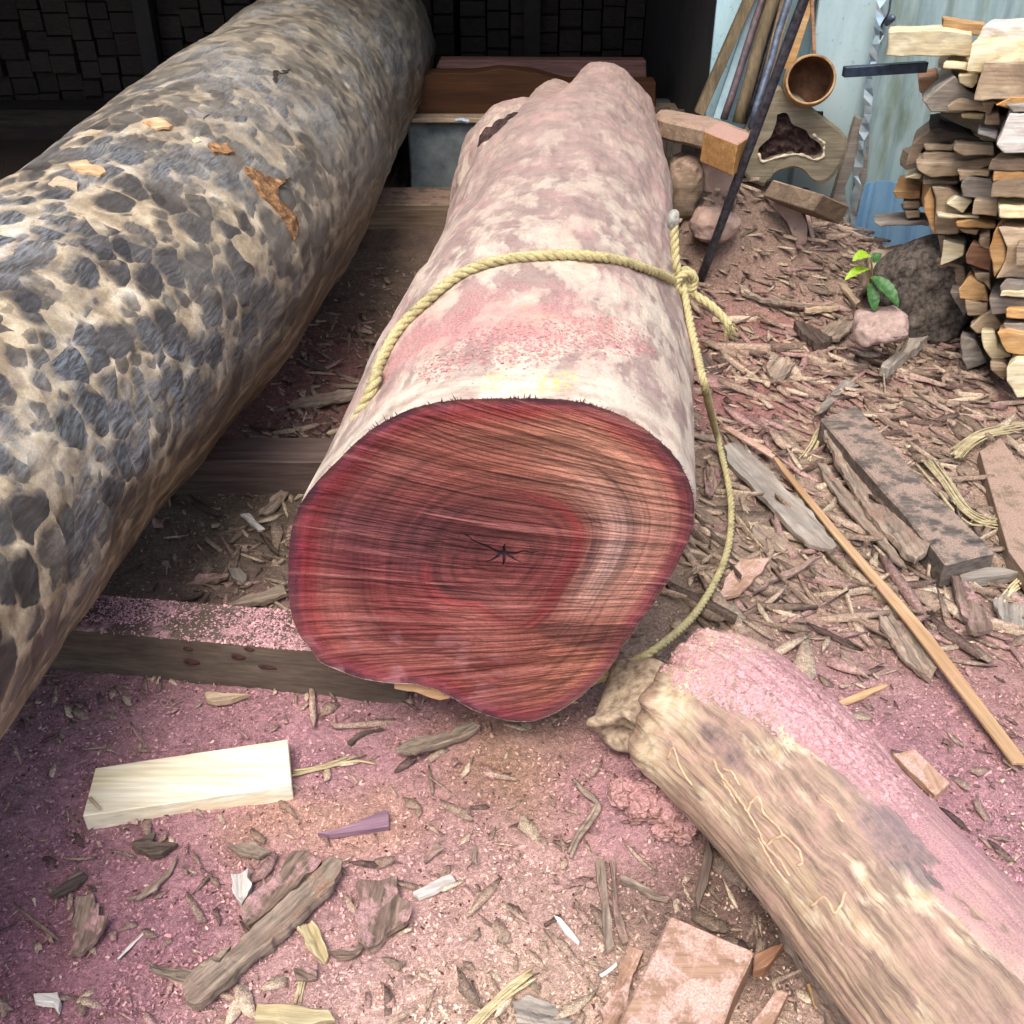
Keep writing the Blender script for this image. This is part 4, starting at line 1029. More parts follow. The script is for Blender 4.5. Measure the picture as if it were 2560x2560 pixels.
pole('wooden_strip', 'tan wooden strip right of the thick brown pole', Z(1140, 60), Z(990, 740), 16, m_tan, 'strip', flat=.02, yt=4.07, yb=4.0)
pole('iron_pipe', 'blue grey pipe directly left of the long iron rod', Z(1195, 0), Z(890, 1030), 18, m_pipeb, 'pipe', yt=4.04, yb=3.92)
pole('wooden_strip', 'orange edged thin strip beside the blue grey pipe', Z(1200, 60), Z(1020, 720), 8, m_org, 'strip', flat=.015, yt=4.06, yb=3.99)
pole('wooden_board', 'orange and yellow stained board leaning above the rusty tin', Z(1350, 0), Z(1175, 560), 34, m_org, 'board', flat=.02, yt=4.09, yb=4.04)
pole('wooden_stick', 'thin reddish stick standing behind the rusty tin', Z(1385, 0), Z(1405, 470), 8, m_red, 'stick', flat=.012, yt=4.08, yb=4.07)
a = at_y(2010, 0, 3.42); b = on_ground(1752, 698, 0.01); d = (a-b).normalized(); n = 20
path = [b + (a + d*.9 - b)*(k/n) for k in range(n+1)]
v_, f_ = tube_mesh(path, [.0160 + .0008*math.sin(k*2.2) for k in range(n+1)], 18)
tag(mk('iron_rod', v_, f_, m_iron), 'long dark iron rod standing in the debris and leaning to the right', 'rod')

# corner clutter --------------------------------------------------
def zp(pts, Y, ex): return [at_y(*Z(a, b), Y) for a, b in pts]
# board with rounded end
tp = [(118,905),(135,880),(180,872),(540,930),(905,1040),(900,1110),(780,1190),(460,1135),(300,1070),(150,985)]
top = [at_z(*Z(a, b), .63) for a, b in [(118,905),(150,878),(230,880),(560,935),(905,1045),(780,1045),(505,1035),(300,985),(140,940)]]
o = prism('slab_board', top, Vector((0, 0, -.075)), m_dbrn, None, .012, 3, .004, 10); tag(o, 'long dusty board with a rounded left end lying over the orange timber block', 'board')
# orange block
A_, B_2, C_ = at_z(*Z(512, 1050), .65), at_z(*Z(785, 1160), .65), at_z(*Z(905, 1085), .65)
o = prism('timber_block', [A_, B_2, C_, C_+(A_-B_2)], Vector((.0, .02, -.11)), wood('dusted orange timber', lin(150, 108, 62), lin(186, 144, 92), None, dust=lin(176, 140, 126), dustamt=.95), None, .004, 3, .002, 10); tag(o, 'orange sawn timber block under the round ended board, left of the iron rod', 'timber block')
tag(mk('plastic_stub', *tube_mesh([at_y(*Z(530, 1268), 3.72), at_y(*Z(575, 1290), 3.71), at_y(*Z(612, 1300), 3.70)], [.008, .009, .008], 8), simple('white plastic', lin(190, 196, 204), lin(220, 224, 228), 30)), 'small white plastic stub on the pink dusted root under the orange block', 'scrap')
# hollow butterfly slice
ol = [(1110,690),(1200,760),(1290,790),(1400,880),(1500,960),(1590,1030),(1660,1090),(1668,1160),(1655,1240),(1610,1350),(1540,1440),(1430,1480),(1350,1400),(1250,1352),(1130,1370),(1060,1420),(1025,1490),(985,1497),(900,1470),(860,1430),(800,1340),(768,1240),(800,1150),(900,1080),(960,960),(1010,860),(1060,740)]
hl = [(1105,925),(1170,905),(1200,940),(1230,1000),(1340,1050),(1375,1110),(1460,1170),(1462,1240),(1380,1272),(1250,1240),(1100,1265),(1000,1300),(950,1215),(1000,1150),(1050,1100),(1080,1030)]
TY = 3.86
slice_ = thing('hollow_log_slice', 'grey wing shaped log slice with a rotten brown hollow, under the rusty tin', 'log slice')
def ringed(ol, hl):
    bm = bmesh.new()
    N = 120
    def resample(pp):
        pp = catmull([Vector((a, b, 0)) for a, b in pp+[pp[0]]], 10); d = [0]
        for a, b in zip(pp, pp[1:]): d.append(d[-1]+(b-a).length)
        s = np.linspace(0, d[-1], N, endpoint=False)
        return [(float(np.interp(t, d, [p.x for p in pp])), float(np.interp(t, d, [p.y for p in pp]))) for t in s]
    O = resample(ol); Hh = resample(hl); cx, cy = 1200, 1150
    key = lambda p: math.atan2(p[1]-cy, p[0]-cx)
    O.sort(key=key); Hh.sort(key=key)
    rows = []
    for t in (0, .35, .7, .88, 1):
        rows.append([bm.verts.new(at_y(*Z(h[0]*(1-t)+o_[0]*t, h[1]*(1-t)+o_[1]*t), TY + (.0 if t < 1 else .006))) for h, o_ in zip(Hh, O)])
    bk = [bm.verts.new(v.co+Vector((.0, .13, 0))) for v in rows[-1]]; bh = [bm.verts.new(v.co+Vector((0, .05, 0))) for v in rows[0]]
    rows = [bh]+rows+[bk]
    for r0, r1 in zip(rows, rows[1:]):
        for i in range(N): bm.faces.new((r0[i], r0[(i+1) % N], r1[(i+1) % N], r1[i]))
    bm.faces.new(bk)
    bmesh.ops.recalc_face_normals(bm, faces=bm.faces)
    return bm, Hh
bm, Hh = ringed(ol, hl)
roughen(bm, .004, 20)
frombm('slice_body', bm, wood('grey olive end grain', lin(112, 104, 86), lin(146, 136, 114), lin(128, 116, 96), axis=0, bump=.3), slice_, False)
hc_ = Vector((0, 0, 0)); nv = 0
G = 46; V = []
hx0, hx1, hy0, hy1 = 940, 1475, 895, 1310
for i in range(G):
    for j in range(G):
        a = hx0+(hx1-hx0)*i/(G-1); b = hy0+(hy1-hy0)*j/(G-1); V.append(at_y(*Z(a, b), TY+.03 + .028*float(fbm(np.array([a/45.]), np.array([b/45.]), 4, 3)[0])))
grid_mesh('rotten_core', np.array([tuple(p) for p in V]), G, G, m_hollow, slice_)
# pale rim along the lower side of the hollow
vs = []; fs = []
rimp = [(955,1235),(985,1300),(1100,1268),(1180,1250),(1260,1242),(1330,1255),(1400,1285),(1470,1262),(1480,1200),(1480,1150),(1440,1120),(1390,1080)]
path = catmull([at_y(*Z(a, b), TY-.001) for a, b in rimp], 8)
v_, f_ = tube_mesh(path, [.0045+.0014*math.sin(k*.9)+.0012*math.sin(k*.37) for k in range(len(path))], 7)
mk('pale_rim', v_, f_, simple('pale sapwood rim', lin(176, 160, 136), lin(216, 204, 180), 60, .8, 0, .6), slice_)
# rusty tin lying on it, mouth forward
def tin():
    t = thing('rusty_tin', 'round rusty tin lying on its side with its dark mouth facing out', 'tin')
    c = at_y(*Z(1375, 640), 3.80); ax = Vector((.16, 1, -.30)).normalized(); u_ = ax.cross(Vector((0, 0, 1))).normalized(); w_ = u_.cross(ax); R = .084
    def lathe(name, prof, mat):
        vs = []; K = 48
        for r_, h_ in prof:
            for k in range(K):
                a = 2*PI*k/K; vs.append(c + (u_*math.cos(a)+w_*math.sin(a))*r_*R*(1+.02*math.sin(2*a+1)) + ax*h_)
        fs = [(i*K+k, i*K+(k+1) % K, (i+1)*K+(k+1) % K, (i+1)*K+k) for i in range(len(prof)-1) for k in range(K)]
        return mk(name, vs, fs, mat, t)
    lathe('wall', [(.90, .0), (.97, -.004), (1.0, .0), (1.0, .015), (.975, .02), (1.02, .03), (1.05, .036), (1.05, .06), (1.0, .066), (1.0, .15), (.9, .16), (0.01, .16)], m_rust)
    lathe('inside', [(.91, .0), (.90, .02), (.89, .14), (.0, .142)], m_rustin)
tin()
# pink dusted roots below
def lump(name, label, cx, cy, Y, rx, ry, rz, mat, cat, seed, amp=.03, sc=6, sub=5):
    bm = bmesh.new(); bmesh.ops.create_icosphere(bm, subdivisions=sub, radius=1)
    bx = lambda t: math.copysign(abs(t)**.72, t)
    for v in bm.verts: v.co = Vector((bx(v.co.x)*rx, bx(v.co.y)*ry, bx(v.co.z)*rz))
    roughen(bm, amp, sc, seed); roughen(bm, amp*.4, sc*3.5, seed+1); roughen(bm, amp*.12, sc*14, seed+2)
    o = frombm(name, bm, mat, None, True); o.location = at_y(cx, cy, Y); return tag(o, label, cat)
lump('dusty_root', 'smooth pink dusted root swelling below the orange block', 1782, 440, 3.95, .105, .10, .12, m_pinkroot, 'root', 3)
lump('dusty_root', 'ribbed brown root end between the middle log and the pink root', 1708, 470, 3.9, .06, .10, .11, m_dbrn, 'root', 5)
lump('dusty_root', 'low pinkish mound of root inside the old rope coil', 1782, 558, 3.7, .085, .07, .05, m_pinkroot, 'root', 8)
for k, (a, b, c_) in enumerate(((1655, 380, 20), (1672, 400, 14), (1700, 385, 12))):
    pts = [at_y(a-c_, b-110, 4.3), at_y(a+c_, b-110, 4.3), at_y(a+c_*.6-10, b+90, 4.2), at_y(a-c_-10, b+90, 4.2)]
    tag(prism('dim_board', pts, Vector((0, .02, 0)), m_drk, None, .002, 1, .003), ['widest dark board in the gloom right of the middle log', 'middle dark board right of the middle log', 'narrow dark board nearest the pink root'][k], 'board', 'dark boards behind the middle log')
# brown block low right
A_, B_2, C_ = at_z(*Z(1290, 1495), .16), at_z(*Z(1480, 1565), .16), at_z(*Z(1690, 1660), .15)
pts = [at_y(*Z(a, b), Y_) for a, b, Y_ in ((1478,1565,3.62),(1690,1662,3.70),(1605,1810,3.70),(1388,1700,3.62))]
o = prism('timber_block', pts, Vector((-.155, .13, .015)), m_dbrn, None, .004, 2, .0015, 8); tag(o, 'brown square timber block in the debris below the wing shaped slice', 'timber block')
def quad_y(name, label, cat, pts, ex, mat, **kw):
    o = prism(name, pts, ex, mat, None, **kw); return tag(o, label, cat)
quad_y('bark_slab', 'broad pinkish bark slab sloping down left of the brown block', 'bark', [on_ground(*Z(a, b), z) for a, b, z in ((1000,1545,.10),(1060,1505,.12),(1150,1520,.12),(1250,1620,.10),(1345,1800,.06),(1345,1940,.03),(1260,1960,.02),(1180,1760,.05))], Vector((0, 0, -.015)), m_pinkroot, bevel=.003, cuts=3, amp=.008, sc=14)
quad_y('thin_stick', 'thin pinkish lath end poking down in front of the brown block', 'stick', [on_ground(*Z(a, b), .03) for a, b in ((1315,1650),(1345,1645),(1420,1940),(1385,1950))], Vector((0, 0, -.01)), m_dpink, bevel=.002)
# dark stump, rocks
lump('dark_boulder', 'big rough dark stump beside the plant at the foot of the firewood', 2310, 725, 3.32, .15, .12, .155, m_rock, 'stump', 11, .05, 5)
lump('pale_stone', 'pale broken stone leaning on the dark stump', 2215, 672, 3.45, .085, .07, .075, m_rockl, 'stone', 14, .03, 9, 4)
lump('pink_stone', 'rounded stone sprinkled with pink dust in front of the plant', 2195, 822, 3.08, .085, .08, .05, m_rockp, 'stone', 17, .03, 9, 4)
lump('white_stone', 'small white crumbly stone at the foot of the blue sheet', 2052, 682, 3.9, .03, .03, .03, simple('white crumbly stone', lin(180, 170, 150), lin(214, 206, 188), 60), 'stone', 19, .01, 20, 3)
# plant
PT = thing('seedling', 'small plant with two yellow green and two dark green leaves by the dark stump', 'plant')
def leaf(b, t, Y0, Y1, Wd, mat, fold=.3):
    B_ = at_y(*b, Y0); T_ = at_y(*t, Y1); L = (T_-B_).length; X_ax = (T_-B_).normalized()
    nrm = (Vector((0, 0, CH))-B_).normalized()*.6 + Vector((0, 0, 1)); nrm = (nrm - X_ax*nrm.dot(X_ax)).normalized(); Yx = nrm.cross(X_ax)
    V = []; n, m = 18, 9
    for i in range(n):
        t_ = i/(n-1); w = Wd*math.sin(PI*min(1, t_*.94+.05))**.7*(1-t_*.2)
        for j in range(m):
            s_ = (j/(m-1)-.5)*2; V.append(tuple(X_ax*(t_*L) + Yx*(s_*w/2) + nrm*(abs(s_)*w*fold*.5 + .5*L*(t_-t_*t_) + .002*math.sin(t_*34+abs(s_)*3))))
    o = grid_mesh('leaf', np.array(V), n, m, mat, PT); o.location = B_; return o
Yp = 3.15
leaf((2176, 640), (2132, 652), Yp, Yp-.05, .045, m_leafy)
leaf((2172, 672), (2112, 700), Yp, Yp-.06, .036, m_leafy)
leaf((2180, 692), (2246, 768), Yp, Yp-.08, .050, m_leafg)
leaf((2176, 708), (2186, 780), Yp, Yp-.05, .042, m_leafg)
leaf((2182, 655), (2204, 634), Yp, Yp-.0, .04, m_leafg)
base_ = on_ground(2172, 775, 0); base_.y = Yp
v_, f_ = tube_mesh(catmull([base_, at_y(2172, 725, Yp), at_y(2180, 690, Yp), at_y(2178, 648, Yp-.02)], 5), .0032, 6); mk('stem', v_, f_, m_stem, PT)
v_, f_ = tube_mesh(catmull([at_y(2176, 700, Yp), at_y(2168, 680, Yp-.02), at_y(2150, 668, Yp-.04)], 5), .002, 6); mk('stem', v_, f_, m_stem, PT)
# ------------------------------------------------------------------ firewood stack
FW = thing  # traced face polygons (crop pixels), depth offset, material, label
def FZ(a, b): return 2100 + a/1.9326, b/1.932
tones = dict(p=m_pale, t=m_tan, b=m_brn, g=m_gry, d=m_drk, o=m_org, r=m_red, w=m_white)
GRP = 'split firewood pieces in the stack at the right'
fw = [
 ('p', -.02, .12, [(232,152),(500,142),(640,165),(632,272),(225,272)], 'long pale squared billet sticking out left at the top of the firewood stack'),
 ('o', .12, .2, [(500,90),(720,125),(700,175),(500,150)], 'thin orange plank lying behind the long pale billet on the stack top'),
 ('p', -.06, .3, [(640,205),(895,165),(895,345),(612,350)], 'large squared block at the upper right corner of the stack'),
 ('w', .06, .3, [(690,128),(895,128),(895,185),(655,200)], 'whitish weathered slab topmost on the right of the stack'),
 ('p', .0, .25, [(505,302),(612,310),(612,345),(500,330)], 'small pale chip wedged under the long pale billet'),
 ('t', -.10, .35, [(700,300),(895,305),(895,480),(648,485)], 'large tan squared block under the corner block at upper right'),
 ('p', .0, .25, [(570,362),(672,362),(668,398),(640,425),(575,405)], 'pale notched offcut left of the large tan squared block'),
 ('r', .10, .2, [(375,392),(470,372),(482,430),(385,452)], 'small pinkish offcut below the dark bar on the stack'),
 ('g', -.02, .35, [(397,490),(470,430),(550,370),(610,430),(690,470),(705,530),(560,545),(440,542)], 'large grey brown wedge pointing left near the top of the stack'),
 ('t', -.05, .3, [(520,512),(570,485),(705,508),(702,540),(525,533)], 'flat tan splinter on the lower edge of the grey brown wedge'),
 ('p', .0, .3, [(585,547),(702,550),(690,574),(588,572)], 'thin pale stick under the grey brown wedge'),
 ('t', -.04, .25, [(690,490),(748,490),(728,548),(702,542)], 'short tan wedge between the two upper tiers'),
 ('o', -.08, .3, [(750,505),(830,470),(895,452),(895,488),(800,520)], 'orange splintered slat under the large tan block'),
 ('g', -.10, .3, [(800,503),(895,485),(895,545),(840,540)], 'grey slat at right edge below the orange splintered slat'),
 ('t', -.04, .3, [(705,557),(765,547),(768,602),(700,602)], 'small tan block beside the see-through gap in the stack'),
 ('w', -.05, .3, [(670,628),(765,640),(758,672),(665,648)], 'thin whitish slat at the right of the see-through gap'),
 ('w', -.12, .4, [(822,548),(895,545),(895,742),(795,740),(757,700)], 'large whitish end block at the right edge, upper half of the stack'),
 ('b', .02, .3, [(315,805),(350,690),(400,650),(440,628),(482,640),(492,690),(400,722),(372,790)], 'curved brown bark edged piece at the left end of the middle tier'),
 ('d', .06, .35, [(430,625),(480,616),(620,650),(757,682),(750,706),(540,690),(492,688)], 'long dark slab crowning the middle tier'),
 ('b', .0, .35, [(402,692),(550,700),(548,730),(410,722)], 'thin brown stick just under the dark slab'),
 ('t', -.04, .35, [(558,692),(750,706),(746,752),(600,750),(545,722)], 'tan block with bark under the right end of the dark slab'),
 ('b', .02, .4, [(400,735),(560,740),(740,758),(740,775),(560,778),(400,780)], 'dark brown slab in the shadow above the long split slab'),
 ('t', -.05, .35, [(365,784),(570,782),(752,762),(722,802),(560,850),(440,858),(402,845),(372,815)], 'long tapering tan slab across the middle tier'),
 ('b', -.08, .35, [(735,768),(895,765),(895,822),(722,822)], 'brown round backed log piece at right edge of the middle tier'),
 ('o', -.08, .35, [(738,830),(895,826),(895,868),(735,875)], 'orange tinted slat under the brown round backed piece'),
 ('p', .0, .3, [(310,860),(370,836),(402,850),(385,866)], 'thin pale wedge tip left under the long tapering slab'),
 ('t', .0, .3, [(402,868),(570,876),(566,893),(405,890)], 'very thin tan lath under the long tapering slab'),
 ('t', -.04, .3, [(562,822),(722,826),(722,858),(640,850),(582,880)], 'tan slab with knot right of the long tapering slab'),
 ('g', -.07, .35, [(600,862),(736,880),(728,960),(600,957),(583,900)], 'pale grey split block in the centre of the stack'),
 ('b', -.09, .35, [(738,882),(780,864),(895,866),(895,955),(728,955)], 'dark brown squared block at right edge in the centre'),
 ('o', -.06, .4, [(405,1020),(410,958),(440,905),(455,960),(462,1128),(452,1130)], 'tall orange split face at the left of the big squared block'),
 ('t', -.05, .4, [(443,905),(530,908),(580,942),(576,1130),(466,1130),(458,960)], 'big squared grey tan block left of centre of the stack'),
 ('o', .04, .25, [(255,925),(385,921),(385,958),(275,962)], 'thin pinkish orange slat sticking out left over the blue sheet'),
 ('t', .05, .25, [(303,975),(386,975),(386,1010),(305,1014)], 'short tan slat, second of the three left of the big block'),
 ('t', .05, .25, [(312,1022),(386,1018),(386,1055),(330,1056)], 'short tan slat, lowest of the three left of the big block'),
 ('g', .02, .2, [(160,1074),(300,1066),(432,1068),(430,1094),(300,1088),(190,1098)], 'long thin splinter jutting far left over the blue sheet'),
 ('p', -.06, .3, [(515,985),(560,946),(642,966),(592,1030)], 'pale diamond shaped offcut right of the big squared block'),
 ('t', -.08, .35, [(650,966),(762,966),(762,1042),(634,1036)], 'tan squared end right of the pale diamond offcut'),
 ('p', -.12, .35, [(765,1004),(895,1014),(895,1072),(765,1050)], 'pale cream slat with a nail hole at the right edge'),
 ('p', -.08, .35, [(470,1034),(672,1046),(668,1060),(470,1050)], 'very thin pale lath crossing below the diamond offcut'),
 ('o', -.06, .35, [(558,1072),(620,1062),(752,1080),(746,1104),(562,1100)], 'orange tan slat below the thin pale lath'),
 ('t', -.05, .35, [(570,1106),(672,1106),(662,1134),(600,1132)], 'short tan slat beneath the orange tan slat'),
 ('o', -.14, .3, [(722,1200),(740,1130),(762,1096),(800,1200),(795,1260),(748,1340)], 'oval orange cut face on the large wedge at lower right'),
 ('t', -.12, .4, [(766,1096),(895,1108),(895,1342),(752,1342),(798,1262),(804,1200)], 'large tan wedge with bark at lower right of the stack'),
 ('b', -.16, .2, [(850,1190),(895,1190),(895,1292),(845,1282)], 'dark small block on the face of the large tan wedge'),
 ('p', -.05, .35, [(497,1162),(602,1180),(596,1240),(485,1284)], 'triangular pale wedge under the big squared block'),
 ('b', .0, .35, [(470,1136),(512,1140),(510,1200),(488,1250)], 'narrow brown strip at the left of the triangular pale wedge'),
 ('r', -.07, .35, [(606,1232),(640,1172),(732,1200),(728,1310),(612,1272)], 'reddish brown block right of the triangular pale wedge'),
 ('t', -.06, .35, [(668,1152),(722,1130),(722,1214),(668,1190)], 'small tan wedge above the reddish brown block'),
 ('b', -.02, .4, [(432,1312),(470,1246),(600,1290),(610,1400),(430,1385)], 'large dusty brown block at the lower left of the stack'),
 ('o', -.09, .35, [(576,1400),(620,1336),(702,1372),(716,1460),(580,1446)], 'orange tan pointed block in the lower middle of the stack'),
 ('b', -.06, .35, [(646,1322),(722,1320),(726,1400),(700,1368),(660,1350)], 'brown offcut behind the orange tan pointed block'),
 ('g', -.08, .3, [(526,1410),(576,1412),(632,1470),(600,1526)], 'pale grey pointed piece under the large dusty brown block'),
 ('b', -.09, .35, [(602,1452),(716,1472),(712,1520),(616,1526)], 'dark brown slat under the orange tan pointed block'),
 ('g', -.14, .35, [(772,1382),(800,1350),(895,1346),(895,1400),(776,1410)], 'grey slat right under the large tan wedge'),
 ('p', -.16, .35, [(782,1406),(895,1400),(895,1442),(770,1436)], 'pale slat at right edge below the grey slat'),
 ('g', -.14, .35, [(720,1442),(895,1452),(895,1488),(730,1520)], 'grey splintered strip under the pale slat at right'),
 ('t', -.12, .3, [(630,1572),(730,1500),(792,1570),(742,1610),(660,1610)], 'tan rhombic block near the bottom of the stack'),
 ('o', -.17, .3, [(800,1490),(895,1512),(895,1546),(802,1540)], 'orange slat at the right edge near the bottom'),
 ('g', -.16, .3, [(790,1560),(895,1556),(895,1642),(802,1620)], 'grey brown block at the right edge near the bottom'),
 ('p', -.16, .25, [(686,1602),(746,1602),(762,1680),(832,1720),(742,1745),(692,1682)], 'pale L shaped splintered offcut low on the stack'),
 ('o', -.20, .22, [(756,1606),(802,1600),(895,1682),(882,1715),(802,1700)], 'bright orange slat lowest of the orange pieces'),
 ('g', -.16, .12, [(580,1627),(650,1640),(712,1750),(612,1790),(592,1740)], 'dark grey flat board standing at the foot of the stack'),
 ('b', -.20, .15, [(722,1746),(790,1752),(832,1790),(792,1842),(732,1790)], 'small brown block at the foot of the stack'),
 ('p', -.26, .2, [(800,1780),(840,1745),(895,1730),(895,1892),(852,1920),(806,1840)], 'big pale block lowest at the right edge of the frame'),
]
rs = random.Random(31)
def stackY(px): return 3.45 - (px-2180)/380*.40
pid = 0
for tone, dy, dep, poly, lab in fw:
    pp = [FZ(a, b) for a, b in poly]
    cx = sum(p[0] for p in pp)/len(pp); Yb = stackY(cx)+dy*1.0
    big = max(p[0] for p in poly) > 890
    pp = [((p[0]+ (230 if big and q_[0] > 890 else 0)), p[1]) for p, q_ in zip(pp, poly)]
    sk = rs.uniform(-.16, .16)
    pts = [at_y(a, b, Yb + (a-cx)/2560*3.0*sk) for a, b in pp]
    pts = jag(pts, .045, .0022, rs)
    c0 = sum(pts, Vector())/len(pts)
    o = prism('firewood', [p-c0 for p in pts], Vector((dep*(c0.x/c0.y)*rs.uniform(.75, 1.2), dep, -dep*(1.5-c0.z)/c0.y*rs.uniform(.1, .7))), tones[tone], None, .003, 3, .0048, 26, pid)
    o.location = c0; tag(o, lab, 'firewood', GRP); pid += 1
# hidden inner pieces behind the traced faces, so gaps show wood in shadow
inner = None
for k, (a, b) in enumerate([(600,440),(760,520),(840,600),(560,800),(700,860),(500,900),(640,1000),(850,980),(700,1120),(560,1220),(800,1150),(660,1300),(740,1400),(560,1350),(820,1480),(700,1560),(860,1600),(760,1680),(850,1760),(480,800),(640,700),(860,420),(700,330)]):
    px, py = FZ(a, b)
    if inner is None:
        bm = bmesh.new(); bmesh.ops.create_cube(bm, size=1); bmesh.ops.bevel(bm, geom=list(bm.edges), offset=.12, segments=1, affect='EDGES'); bmesh.ops.subdivide_edges(bm, edges=bm.edges, cuts=2); roughen(bm, .05, 3)
        o = inner = frombm('firewood', bm, m_brn)
    else: o = inner.copy(); COL.objects.link(o)
    o.scale = (rs.uniform(.16, .26), .3, rs.uniform(.05, .08)); o.location = at_y(px, py, stackY(px)+.30); o.rotation_euler = (0, rs.uniform(-.25, .25), rs.uniform(-.3, .3))
    tag(o, 'brown split piece buried in shadow inside the firewood stack', 'firewood', 'shadowed firewood pieces inside the stack')
# dark bar under the long billet
a = at_y(2112, 181, 3.42); b = at_y(2320, 168, 3.36)
o = prism('metal_bar', [a+Vector((0, 0, -.016)), b+Vector((0, 0, -.016)), b+Vector((0, 0, .014)), a+Vector((0, 0, .014))], Vector((0, .03, 0)), m_black, None, .002)
tag(o, 'blue black flat bar sticking out left under the long pale billet', 'bar')
# nail hole in the cream slat
px, py = FZ(846, 1036)

# ------------------------------------------------------------------ pieces lying on the ground
def gs(name, label, cat, pts, th, mat, dz=.004, cuts=3, amp=.004, sc=30, step=.03, jg=.004, curl=0, group=None, bev=.0015, tiltx=0):
    r_ = random.Random(len(label)*7+len(pts)); w = [on_ground(a, b, dz+th) for a, b in pts]
    zm = sum(p.z for p in w)/len(w)
    w = [at_z(a, b, zm) for a, b in pts]
    if 'bark' in name: w = jag(w, .014, .0048, r_)
    elif jg: w = jag(w, step, jg, r_)
    c0 = sum(w, Vector())/len(w); w = [p-c0 for p in w]
    # long axis for curl
    L = max(w, key=lambda p: p.length); ax = Vector((L.x, L.y, 0)).normalized(); sd = Vector((-ax.y, ax.x, 0))
    hw = max(abs(p.dot(sd)) for p in w) + 1e-4; hl = max(abs(p.dot(ax)) for p in w) + 1e-4
    def warp(p):
        q_ = p.copy(); s_ = p.dot(sd)/hw; l_ = p.dot(ax)/hl
        q_.z += curl*hw*(s_*s_) + tiltx*l_*hl + curl*.15*hl*l_*l_; return q_
    o = prism(name, w, Vector((0, 0, -th)), mat, None, bev, cuts, amp, sc, len(pts), warp=warp if (curl or tiltx) else None)
    if 'bark' in name or 'strip' in name:
        from mathutils import noise as nz_
        for v in o.data.vertices:
            a_ = v.co.dot(ax); b_ = v.co.dot(sd); v.co.z += .0045*nz_.noise(Vector((a_*9, b_*110, len(pts)))) + .002*nz_.noise(Vector((a_*60, b_*200, 3)))
    an_ = math.atan2(ax.y, ax.x); o.data.transform(Matrix.Rotation(-an_, 4, 'Z')); o.rotation_euler.z = an_
    o.location = c0; return tag(o, label, cat, group)
A1 = lambda P: [(.6625*a, 1600+.6625*b) for a, b in P]
B1 = lambda P: [(1280+.6625*a, 1500+.6625*b) for a, b in P]
C1 = lambda P: [(1600+.5175*a, 700+.5175*b) for a, b in P]
D1 = lambda P: [(100+.5175*a, 900+.5175*b) for a, b in P]
G1 = 'bark pieces lying on the sawdust'
# pale cut board
top = A1([(360,482),(1086,374),(1100,548),(312,664)])
w = [at_z(a, b, .042) for a, b in top]; c0 = sum(w, Vector())/4
